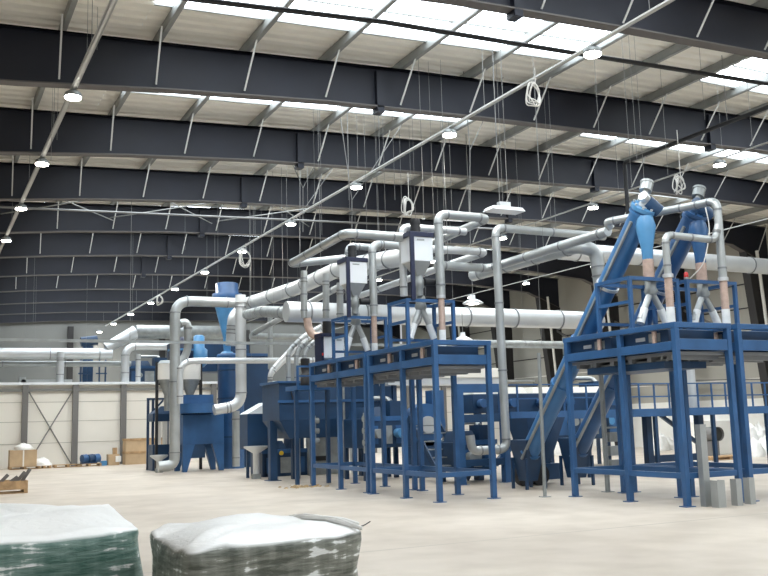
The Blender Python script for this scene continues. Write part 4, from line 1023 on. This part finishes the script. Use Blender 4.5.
def bale(corners, h, mname, label, seed):
    # corners: footprint quad in floor coordinates, counter-clockwise
    cs = [V((*c, 0)) for c in corners]; ctr = sum(cs, V((0, 0, 0)))/4
    pal = thing('pallet', 'wooden pallet beneath the '+label[0:label.index(' bale')]+' bale', 'pallet', tuple(ctr), 'wooden pallets')
    lerp = lambda u, v: cs[0]*(1-u)*(1-v)+cs[1]*u*(1-v)+cs[2]*u*v+cs[3]*(1-u)*v
    m = MB()
    for u in (.04, .5, .96): m.bar(lerp(u, .02), lerp(u, .98), .1, .09)
    for i in range(len(m.v)): m.v[i] = (m.v[i][0], m.v[i][1], m.v[i][2]+.045)
    m.build('bearers', 'wood', pal)
    for v in (.05, .27, .5, .73, .95):
        b_ = MB().bar(lerp(.02, v)+V((0, 0, .105)), lerp(.98, v)+V((0, 0, .105)), .1, .025); b_.build('board', 'wood', pal)
    N = 40; mb = MB(); vs = []; zs = 16
    # side + domed top as a superellipse column
    def outline(t, sc):
        a = 2*PI*t; c, s = math.cos(a), math.sin(a); p = .22
        u = .5+.5*sc*math.copysign(abs(c)**p, c); v = .5+.5*sc*math.copysign(abs(s)**p, s)
        return lerp(u, v)
    NT = 120; rows_ = []
    prof = [(1, 0.0)]+[(1.0, i/zs) for i in range(1, zs)]+[(.995, .97), (.975, .99), (.93, 1.0), (.85, 1.01), (.7, 1.03), (.5, 1.045), (.25, 1.05), (.05, 1.05)]
    z0 = .13
    for sc, zz in prof:
        rw = []
        for k in range(NT):
            p = outline(k/NT, sc); z = z0+(h-z0)*zz
            nn = noise.noise(V((p.x*2.2+seed, p.y*2.2, z*4)))*.05+noise.noise(V((p.x*7+seed, p.y*7, z*12)))*.018
            d = (p-ctr); d.z = 0; d = d.normalized() if d.length > .01 else V((0, 0, 0))
            amt = 1 if sc > .9 else .2
            dz = 0
            if zz > .9: dz = (noise.noise(V((p.x*3+seed, p.y*3, 0)))*.05+noise.noise(V((p.x*9+seed, p.y*9, 3)))*.012)*(1 if sc < .96 else .5)
            rw.append(p+d*nn*amt+V((0, 0, z+dz)))
        rows_.append(rw)
    vs = [v for r in rows_ for v in r]
    fs = [(j*NT+k, j*NT+(k+1) % NT, (j+1)*NT+(k+1) % NT, (j+1)*NT+k) for j in range(len(prof)-1) for k in range(NT)]
    mb.add(vs, fs, True); mb.add(rows_[-1], [tuple(range(NT))], True)
    t = thing('wrapped_bale', label, 'bale', tuple(ctr), 'film wrapped bales')
    mb.build('film_wrap', mname, t)
    return t, lerp
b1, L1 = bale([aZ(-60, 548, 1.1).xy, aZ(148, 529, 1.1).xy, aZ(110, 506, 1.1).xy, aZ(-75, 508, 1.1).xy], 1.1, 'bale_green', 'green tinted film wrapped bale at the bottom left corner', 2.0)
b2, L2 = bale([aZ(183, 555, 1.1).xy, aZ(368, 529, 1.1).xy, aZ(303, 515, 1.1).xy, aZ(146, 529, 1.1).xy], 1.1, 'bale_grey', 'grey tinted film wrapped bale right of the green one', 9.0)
# loose twisted film tails on the grey bale's back corner
m = MB(); p = [aZ(290, 519, 1.13), aZ(312, 518, 1.15), aZ(335, 521, 1.14), aZ(354, 527, 1.11)]
for k in range(4): m.tube([q+V((random.uniform(-.03, .03), random.uniform(-.04, .04), random.uniform(-.01, .02))) for q in p], .01, 6, bend=.1)
m.build('twisted_film', 'plastic', b2)
p = [L2(1.0, .4)+V((0, 0, 1.08)), L2(1.06, .35)+V((.06, .02, 1.07)), L2(1.1, .35)+V((.1, .06, 1.09))]
m = MB(); m.tube(p, .003, 5, bend=.05); m.build('strap_end', 'black', b2)

# ------------------------------------------------------------------ light
wd = bpy.data.worlds.new('world'); scn.world = wd; wd.use_nodes = True
bg = wd.node_tree.nodes['Background']; bg.inputs[0].default_value = (.93, .97, 1, 1); bg.inputs[1].default_value = .75
def area(name, loc, rot, sx, sy, power, c=(1, .98, .95)):
    l = bpy.data.lights.new(name, 'AREA'); l.shape = 'RECTANGLE'; l.size = sx; l.size_y = sy; l.energy = power; l.color = c
    o = bpy.data.objects.new(name, l); o.location = loc; o.rotation_euler = rot; col.objects.link(o); return o
for x in (2.47, 10.5, 18.4, 25.75):
    for y in lx[x]:
        l = bpy.data.lights.new('lamp_light', 'SPOT'); l.energy = 420; l.color = (1, .95, .85); l.spot_size = 2.6; l.spot_blend = .6; l.shadow_soft_size = .15
        o = bpy.data.objects.new('lamp_light', l); o.location = (x, y, 7.9); col.objects.link(o)
scn.view_settings.view_transform = 'Standard'; scn.view_settings.look = 'None'; scn.view_settings.exposure = -.36
for o in scn.objects:
    if '_o' in o: del o['_o']
